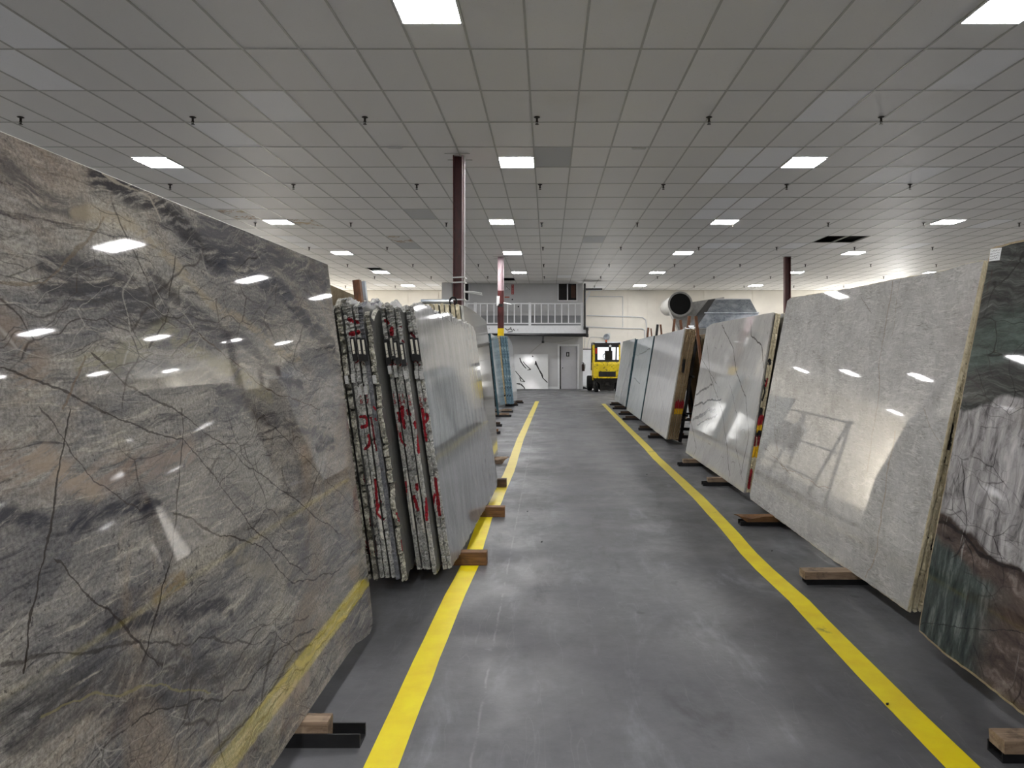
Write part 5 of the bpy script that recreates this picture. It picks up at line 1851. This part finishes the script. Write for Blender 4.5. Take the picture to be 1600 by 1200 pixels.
# ---- slabs on the far side of the racks
fB = Frame((-1.93, 4.2), (-1.93, 8.3), 0.10, R_(9), 'R')     # leans towards the aisle from the other side
for k in range(2):
    f2 = Frame((-1.95 - .04 * k, 4.3 + .1 * k), (-1.98 - .04 * k, 7.6), 0.10, R_(11.5), 'R')
    o = make_slab('stone_slab', f2, [(0, 0), (3.1, 0), (3.1, 1.98), (0, 2.05)], 0.03, [M['st_dark'], M['edge_tan']], 90 + k, chisel=0.003, step=0.2, K=3)
    tag(o, ['dark green slab on the far side of the left rack, top showing over the rough-ended bundle', 'second dark slab on the far side of the left rack'][k], 'stone slab', 'slabs on the far side of the racks')
for k, (y0, y1, x) in enumerate(((1.2, 4.0, 3.15), (4.6, 7.4, 3.22), (8.6, 11.8, 3.2), (12.2, 15.4, 3.2), (16.6, 19.6, 3.2))):  # unseen slabs added to block light behind the right row
    f2 = Frame((x, y0), (x, y1), 0.10, R_(10), 'L')
    o = make_slab('stone_slab', f2, [(0, 0), (y1 - y0, 0), (y1 - y0, 1.9), (0, 1.9)], 0.03, [M['st_dark'], M['edge_tan']], 95 + k, chisel=0.002, step=0.3, K=3)
    tag(o, 'added light-blocking dark slab on the far side of the right racks, %s from the camera' % ORD[k], 'stone slab', 'slabs on the far side of the racks')

# ================================================================== racks, timbers
def rack(side, xa, xb, y0, y1, beams, lab, posts=(), xtop=None):
    """steel A-frame: low floor channels (beams), a spine and leaning uprights. xa aisle end of the channels, xb their far end"""
    xm = (xa + xb) / 2
    t = empty('slab_rack', (xm, (y0 + y1) / 2, 0), lab, 'rack', 'steel slab racks')
    s = 1 if side == 'R' else -1
    for (y, x_end, h) in beams:
        lo, hi = min(x_end, xb), max(x_end, xb)
        m_ = MB()
        m_.box(lo, hi, y - .05, y + .05, 0, .008)
        m_.box(lo, hi, y - .05, y - .042, 0.008, h)
        m_.box(lo, hi, y + .042, y + .05, 0.008, h)
        m_.build('floor_channel', M['dark_steel'], t)
    xs1, xs2 = xtop
    for y in (y0 + .25, (y0 + y1) / 2, y1 - .25):
        MB().bar((xs1[0], y, 0.0), (xs1[1], y, 1.95), .05, .05).build('upright', M['dark_steel'], t)
        MB().bar((xs2[0], y, 0.0), (xs2[1], y, 1.95), .05, .05).build('upright', M['dark_steel'], t)
        MB().bar((xs1[0], y, .4), (xs2[0], y, .4), .04, .04).build('cross_tie', M['dark_steel'], t)
    for z in (0.5, 1.2, 1.9):
        fx = z / 1.95
        MB().bar((xs1[0] + (xs1[1] - xs1[0]) * fx, y0, z), (xs1[0] + (xs1[1] - xs1[0]) * fx, y1, z), .04, .04).build('long_rail', M['dark_steel'], t)
    return t


RX = ((2.42, 2.74), (3.0, 2.76))
rack('R', 1.77, 3.5, 1.0, 3.9, [(2.88, 1.78, .045), (1.6, 1.78, .045)], 'dark steel rack under the green and pale slab at the right edge', xtop=RX)
rack('R', 1.77, 3.5, 4.5, 7.5, [(5.07, 1.80, .045), (6.8, 1.80, .045)], 'dark steel rack under the tall pale grey crystalline slab', xtop=RX)
rack('R', 1.85, 3.5, 8.3, 11.2, [(8.85, 1.89, .045), (10.4, 1.87, .045)], 'dark steel rack under the branching-veined white marble', xtop=RX)
rack('R', 1.85, 3.5, 13.0, 16.4, [(13.85, 1.92, .05), (15.3, 1.92, .05)], 'dark steel rack under the brown-edged stack', xtop=RX)
rack('R', 1.85, 3.5, 16.9, 19.6, [(17.7, 1.83, .05), (19.2, 1.88, .05)], 'dark steel rack under the bluish white marble', xtop=((2.4, 2.74), (3.0, 2.76)))
rack('R', 1.95, 3.6, 20.9, 23.8, [(21.2, 1.9, .05), (22.8, 1.95, .05)], 'dark steel rack under the farthest grey-streaked marble', xtop=((2.52, 2.80), (3.1, 2.82)))
LX = ((-1.45, -1.60), (-1.76, -1.62))
rack('L', -.76, -2.5, 0.9, 3.9, [(2.99, -.765, .055), (1.4, -.78, .055)], 'dark steel rack under the big taupe slab', xtop=((-1.10, -1.40), (-1.76, -1.44)))
rack('L', -.6, -2.4, 5.2, 8.2, [], 'dark steel rack behind the rough-ended bundle', xtop=LX)
rack('L', -.6, -2.4, 8.9, 11.2, [(10.2, -1.0, .05)], 'dark steel rack behind the cream-edged bundle', xtop=((-1.62, -1.72), (-1.95, -1.74)))
rack('L', -1.0, -2.6, 15.0, 20.8, [(14.6, -.96, .05), (16.1, -1.02, .05), (18.6, -.94, .05), (20.0, -.96, .05)], 'dark steel rack under the teal-ended slab', xtop=((-1.55, -1.75), (-2.0, -1.77)))
rack('L', -.8, -2.4, 22.0, 24.3, [(22.6, -.93, .05), (23.7, -.8, .05)], 'dark steel rack under the blue and tan bundle', xtop=((-1.60, -1.80), (-2.05, -1.82)))
# top bar left
mb = MB()
mb.tube([at(658, 471.3, 8.62), at(708, 471.3, 8.62)], 0.028, 8)
tag(mb.build('grey_pole', M['galv']), 'horizontal grey pole lying across the tops of the cream-edged slabs', 'pole')
c_ = at(708, 471, 8.6)
mb = MB()
pr_ = [(c_ + Vector((.04 * math.cos(q), 0, .05 * math.sin(q)))) for q in np.linspace(0, 2 * PI, 13)]
mb.tube(pr_, 0.012, 6)
tag(mb.build('strap_ring', M['edge_tan']), 'small tan strap ring on top of the cream-edged slabs', 'ring')


def block(x0, x1, y, w, z0, z1, mat, label, seed=0, broken=False, side='L', yaw=0.0, grp='timber blocks under the slabs'):
    """a sawn timber with slightly eased, uneven corners"""
    rn = random.Random(seed)
    mb = MB()
    n = 7
    vs, fs = [], []
    for i in range(n):
        f_ = i / (n - 1)
        x = x0 + (x1 - x0) * f_
        j = lambda a: rn.uniform(-a, a)
        cut = 0.0
        for (yy, zz) in ((-1, -1), (-1, -.9), (-1, .88), (-.94, 1), (.94, 1), (1, .88), (1, -1)):
            e = 0
            if broken and i in (0,):
                e = (0.10 if zz < 0 else 0.0) + rn.uniform(-.03, .03)
            if broken and i == 1 and zz > 0.5 and yy < 0:
                zz -= .9
            vs.append((x + e * (1 if x1 > x0 else -1) + j(.0015), y + yy * w / 2 + j(.001) + yaw * (x - x0), z0 + (zz + 1) / 2 * (z1 - z0) + (j(.001) if zz > -1 else 0)))
    k = 7
    for i in range(n - 1):
        for q in range(k):
            fs.append((i * k + q, i * k + (q + 1) % k, (i + 1) * k + (q + 1) % k, (i + 1) * k + q))
    fs += [tuple(range(k))[::-1], tuple(range((n - 1) * k, n * k))]
    mb.add(vs, fs)
    o = mb.build('timber_block', mat, loc=((x0 + x1) / 2, y, z0))
    return tag(o, label, 'timber', grp)


Z4 = 0.099
block(-.465, -1.5, 5.53, .095, 0, Z4, M['timber'], 'brown timber block nearest the camera on the left yellow line', 1)
block(-.425, -1.5, 7.16, .095, 0, Z4, M['timber'], 'brown timber block second from the camera on the left yellow line', 2)
block(-.50, -1.5, 8.75, .095, 0, Z4, M['timber_dark'], 'short dark timber block ending at the left yellow line, third from the camera', 3)
block(-.585, -1.5, 10.6, .095, 0, Z4, M['timber_pale'], 'chipped brown timber block left of the yellow line, fourth from the camera', 4, True)
block(-.90, -1.6, 2.99, .08, .009, Z4, M['timber_pale'], 'short wood block sitting in the steel channel under the big taupe slab', 5)
block(-1.0, -1.8, 14.6, .08, .009, Z4, M['timber'], 'small timber block below the teal-ended slab, nearer one', 6)
block(-1.06, -1.8, 16.1, .08, .009, Z4, M['timber_dark'], 'small timber block below the teal-ended slab, farther one', 7)
block(-.99, -1.9, 18.6, .08, .009, Z4, M['timber_pale'], 'pale timber under the near foot of the teal-ended slab', 8)
block(-1.0, -1.9, 20.0, .08, .009, Z4, M['timber_pale'], 'pale timber under the far foot of the teal-ended slab', 9)
block(-.96, -1.9, 22.6, .08, .009, Z4, M['timber_dark'], 'dark timber under the blue and tan bundle, nearer', 10)
block(-.83, -1.9, 23.7, .08, .009, Z4, M['timber_dark'], 'dark timber under the blue and tan bundle, farther', 11)
block(1.775, 2.5, 2.86, .10, .046, Z4, M['timber_pale'], 'dirty wooden plank on a steel channel in the bottom right corner', 12)
block(1.775, 2.5, 5.05, .11, .046, Z4, M['timber_pale'], 'wooden plank on a steel channel under the near corner of the tall pale grey slab', 13)
block(1.77, 2.5, 6.76, .10, .046, Z4, M['timber'], 'splintered wooden plank under the far half of the tall pale grey slab', 14, True)
block(1.95, 2.6, 8.84, .08, .046, Z4, M['timber_pale'], 'short plank on a steel channel under the branching-veined marble, nearer', 15)
block(1.94, 2.6, 10.4, .08, .046, Z4, M['timber_pale'], 'short plank on a steel channel under the branching-veined marble, farther', 16)
block(1.96, 2.6, 13.85, .08, .051, Z4, M['timber_dark'], 'dark plank under the brown-edged stack, nearer', 17)
block(1.94, 2.6, 15.3, .08, .051, Z4, M['timber_dark'], 'dark plank under the brown-edged stack, farther', 18)
block(1.90, 2.6, 17.7, .08, .051, Z4, M['timber_dark'], 'dark plank under the bluish white marble, nearer', 19)
block(1.93, 2.6, 19.2, .08, .051, Z4, M['timber_dark'], 'dark plank under the bluish white marble, farther', 20)
block(1.95, 2.6, 21.2, .08, .051, Z4, M['timber_dark'], 'dark plank under the farthest grey-streaked marble, nearer', 21)
block(2.0, 2.6, 22.8, .08, .051, Z4, M['timber_dark'], 'dark plank under the farthest grey-streaked marble, farther', 22)


def post(px0, py0, px1, py1, d, w, mat, label, zbot=0.02):
    a = at(px0, py0, d)
    b = at(px1, py1, d)
    k = (zbot - a.z) / (b.z - a.z)
    b = a + (b - a) * k
    b.x = max(a.x - .25, min(a.x + .25, b.x))
    t = MB().bar(b, a, w, w * 1.3, (0, 1, 0)).build('timber_post', mat, loc=b)
    return tag(t, label, 'timber post', 'timber posts rising from the racks')


post(1087, 494, 1094.5, 556, 12.3, .045, M['timber_post'], 'long thin brown post leaning right, beside the brown-edged stack')
post(1077, 494, 1075, 514, 13.3, .05, M['timber_post'], 'pale brown post standing above the brown-edged stack, left of the long leaning one')
post(1063, 500, 1065, 514, 15.4, .05, M['timber_post'], 'short brown post third from the right above the marble stacks')
post(1054, 498, 1051.5, 516, 15.2, .045, M['timber_post'], 'thin brown post leaning left above the diagonal-veined marble')
post(1032, 507, 1033.5, 520, 18.0, .04, M['timber_post'], 'thin dark brown post above the bluish white marble, right one of a pair')
post(1027.5, 507, 1023.5, 527, 16.52, .05, M['black'], 'dark post leaning left in the joint between two white marbles')
post(1017, 513, 1018.5, 524, 20.0, .03, M['timber_post'], 'thin light brown post above the bluish white marble, left one of a pair')
post(1013, 512, 1010.5, 526, 20.2, .05, M['timber_post'], 'brown post leaning left above the farthest marble slabs')
post(557.5, 438, 569, 468, 5.3, .05, M['timber_post'], 'brown timber post rising behind the rough-ended bundle')
post(567, 440, 573, 468, 5.6, .035, M['galv'], 'thin grey metal post next to the brown timber post on the left')

# ================================================================== forklift (seen from behind)
FY = 30.5
fx0, fx1 = at(925.5, 0, FY).x, at(971, 0, FY).x
fw = fx1 - fx0
fxm = (fx0 + fx1) / 2
fk = empty('forklift', (fxm, FY + 1, 0), 'worn yellow forklift seen from behind, parked by the back wall', 'forklift')
m = NT('worn_yellow_enamel')
P = m.obj()
n_ = m.noise(m.warp(P, 6, 0.2), 9, 7, 0.75)
col = m.mix(m.mr(n_, 0.55, 0.6), m.ramp(m.noise(P, 3, 4), [(0.3, rgb(205, 178, 8)), (0.7, rgb(240, 214, 20))]), rgb(58, 48, 28))
M['fork_y'] = m.out(col, 0.4)
M['fork_d'] = flat('greasy_black_steel', rgb(30, 27, 22), 0.55, 0.2, 0.3, 0.5, 12)
M['rubber'] = flat('tyre_rubber', rgb(20, 20, 20), 0.8)
zc0, zc1 = 0.62, at(0, 565.5, FY).z
# counterweight: bevelled profile
prof = [(0.02, zc0), (0.0, zc0 + .08), (0.0, zc1 - .1), (0.06, zc1), (0.9, zc1), (0.9, zc0), ]
bx0, bx1 = fx0 + .06, fx1 - .02
mb = MB().prism([(bx0, FY + a, b) for a, b in prof], (bx1 - bx0, 0, 0))
mb.build('counterweight', M['fork_y'], fk)
gx0, gx1 = at(935.5, 0, FY).x, at(962, 0, FY).x
gz0, gz1 = at(0, 588.5, FY).z, at(0, 580.5, FY).z
gl = MB().box(gx0, gx1, FY - .012, FY + .0, gz0, gz1).build('radiator_grille', M['black'], fk)
for k in range(5):
    xx = gx0 + (k + .5) * (gx1 - gx0) / 5
    MB().box(xx - .06, xx - .05, FY - .03, FY - .012, gz0 + .02, gz1 - .02).build('grille_bar', M['fork_d'], gl)
MB().box(bx0 + .02, bx1 - .02, FY - .03, FY + .02, zc0 - .02, zc0 + .03).build('rear_bumper', M['fork_y'], fk)
MB().prism([(bx0 + .02, FY + .06, zc0 - .01), (bx1 - .02, FY + .06, zc0 - .01), (bx1 - .26, FY + .10, .34), (bx1 - .28, FY + .12, .07), (bx0 + .28, FY + .12, .07), (bx0 + .26, FY + .10, .34)], (0, .7, 0)).build('rear_chassis', M['fork_d'], fk)
MB().box(bx0 + .5, bx1 - .5, FY - .06, FY + .08, .3, .42).build('tow_hitch', M['fork_d'], fk)


def wheel(x, y, r, w_, side):
    t = MB().lathe((x - w_ / 2, y, r), (1, 0, 0), [(0, .12), (0, r - .04), (.03, r), (w_ - .03, r), (w_, r - .04), (w_, .12)], 28).build('tyre', M['rubber'], fk)
    MB().lathe((x - w_ / 2 + .02, y, r), (1, 0, 0), [(0, 0), (0, .14), (w_ - .04, .14), (w_ - .04, 0)], 16).build('wheel_rim', M['fork_y'], t)
    return t


wheel(bx0 + .13, FY + .42, .26, .2, 0)
wheel(bx1 - .13, FY + .42, .26, .2, 0)
wheel(fx0 - .0, FY + 2.0, .33, .24, 0)
wheel(fx1 + .05, FY + 2.0, .33, .24, 0)
for x in (bx0 + .13, bx1 - .13):
    vs = []
    for k in range(9):
        q = PI * k / 8
        vs.append((x, FY + .42 - .33 * math.cos(q), .26 + .31 * math.sin(q)))
    mb = MB()
    for a, b in zip(vs[:-1], vs[1:]):
        mb.bar(a, b, .26, .02, (1, 0, 0))
    mb.build('wheel_arch', M['fork_d'], fk)
MB().box(bx0 + .05, bx1 - .05, FY + .9, FY + 2.5, .1, .62).build('frame_body', M['fork_d'], fk)
MB().box(bx0 + .02, bx1 - .02, FY + .9, FY + 1.7, .62, zc1 - .05).build('engine_cover', M['fork_y'], fk)
# overhead guard
zr = at(0, 536, FY).z
for (x, y0, y1) in ((bx0 + .03, FY + .25, FY + .35), (bx1 - .03, FY + .25, FY + .35)):
    MB().bar((x, y0, zc1 - .05), (x, y1, zr - .03), .065, .07, (0, 1, 0)).build('guard_post', M['fork_y'], fk)
    MB().bar((x, FY + 2.1, .9), (x, FY + 1.7, zr - .03), .06, .06, (0, 1, 0)).build('guard_post', M['black'], fk)
rf = MB()
rf.bar((bx0, FY + .3, zr - .03), (bx1, FY + .3, zr - .03), .09, .07)
rf.bar((bx0, FY + 1.75, zr), (bx1, FY + 1.75, zr), .08, .07)
rf.bar((bx0 + .03, FY + .3, zr - .01), (bx0 + .03, FY + 1.75, zr), .06, .07)
rf.bar((bx1 - .03, FY + .3, zr - .01), (bx1 - .03, FY + 1.75, zr), .06, .07)
rfo = rf.build('roof_frame', M['black'], fk)
for k in range(7):
    xx = bx0 + .15 + k * (bx1 - bx0 - .3) / 6
    MB().bar((xx, FY + .3, zr - .01), (xx, FY + 1.75, zr), .025, .03).build('roof_slat', M['black'], rfo)
MB().box(bx0 + .06, bx1 - .06, FY + .28, FY + .31, zr - .17, zr - .06).build('rear_header', M['black'], fk)
MB().box(bx0 + .06, bx1 - .06, FY + .3, FY + .34, zc1, zc1 + .09).build('rear_sill', M['black'], fk)
MB().box(bx0 + .06, bx0 + .17, FY + .3, FY + .34, zc1 + .08, zr - .16).build('side_pillar', M['black'], fk)
st = MB().box(fxm - .02, fxm + .3, FY + .75, FY + .88, zc1 - .1, zr - .32).build('seat_back', M['fork_d'], fk)
MB().box(fxm - .05, fxm + .33, FY + .85, FY + 1.35, zc1 - .12, zc1 + .06).build('seat_cushion', M['fork_d'], fk)
MB().lathe((fxm + .12, FY + 1.6, zc1 + .22), (0, -1, .7), [(0, .17), (.02, .18), (.03, .16), (0, .15), (0, .17)], 18).build('steering_wheel', M['black'], fk)
for x in (bx0 + .22, bx1 - .3):
    MB().box(x, x + .11, FY + 2.45, FY + 2.6, .1, zr - .02).build('mast_rail', M['black'], fk)
    MB().prism([(x, FY + 2.6, .06), (x + .12, FY + 2.6, .06), (x + .1, FY + 3.7, .06), (x + .02, FY + 3.7, .06)], (0, 0, .04)).build('fork', M['fork_d'], fk)
MB().box(bx0 + .22, bx1 - .19, FY + 2.5, FY + 2.58, zr - .14, zr - .02).build('mast_crossbar', M['black'], fk)
MB().cyl((fxm, FY + .35, zr), (fxm, FY + .35, zr + .05), .04).build('beacon_base', M['black'], fk)
o = MB().cyl((fxm, FY + .35, zr + .05), (fxm, FY + .35, zr + .14), .038, .03).build('beacon_lens', flat('orange_beacon', rgb(214, 90, 40), 0.3), fk)
o['label'] = 'orange warning beacon'
o = MB().box(bx0 + .08, bx0 + .16, FY + .24, FY + .3, zr - .45, zr - .22).build('tail_light', flat('red_lens', rgb(190, 40, 24), 0.25), fk)
o['label'] = 'red and orange tail light'
MB().lathe((fxm + .16, FY + .24, zr - .12), (0, -1, 0), [(0, 0), (.0, .05), (.03, .05), (.03, 0)], 14).build('work_light', M['white_metal'], fk)
MB().box(fx0 + .03, fx0 + .09, FY + .5, FY + .56, .5, zr - .1).build('side_rail', M['fork_y'], fk)
# small bits of debris on the floor
mb = MB()
for k, (px, py) in enumerate(((1385, 1103), (1553, 1147), (1563, 1040), (1205, 862), (823, 800), (845, 848), (1010, 742))):
    p = onz(px, py, 0)
    mb = MB().prism([p + Vector((.0, 0, .003)), p + Vector((.012, .004, .003)), p + Vector((.016, .014, .003)), p + Vector((.003, .012, .003))], (0.001, 0, .006))
    tag(mb.build('stone_chip', M['dark_steel'] if k % 2 == 0 else M['edge_pale']), 'tiny stone chip on the floor, %s counted from the camera' % ORD[k], 'stone chip', 'stone chips on the floor')
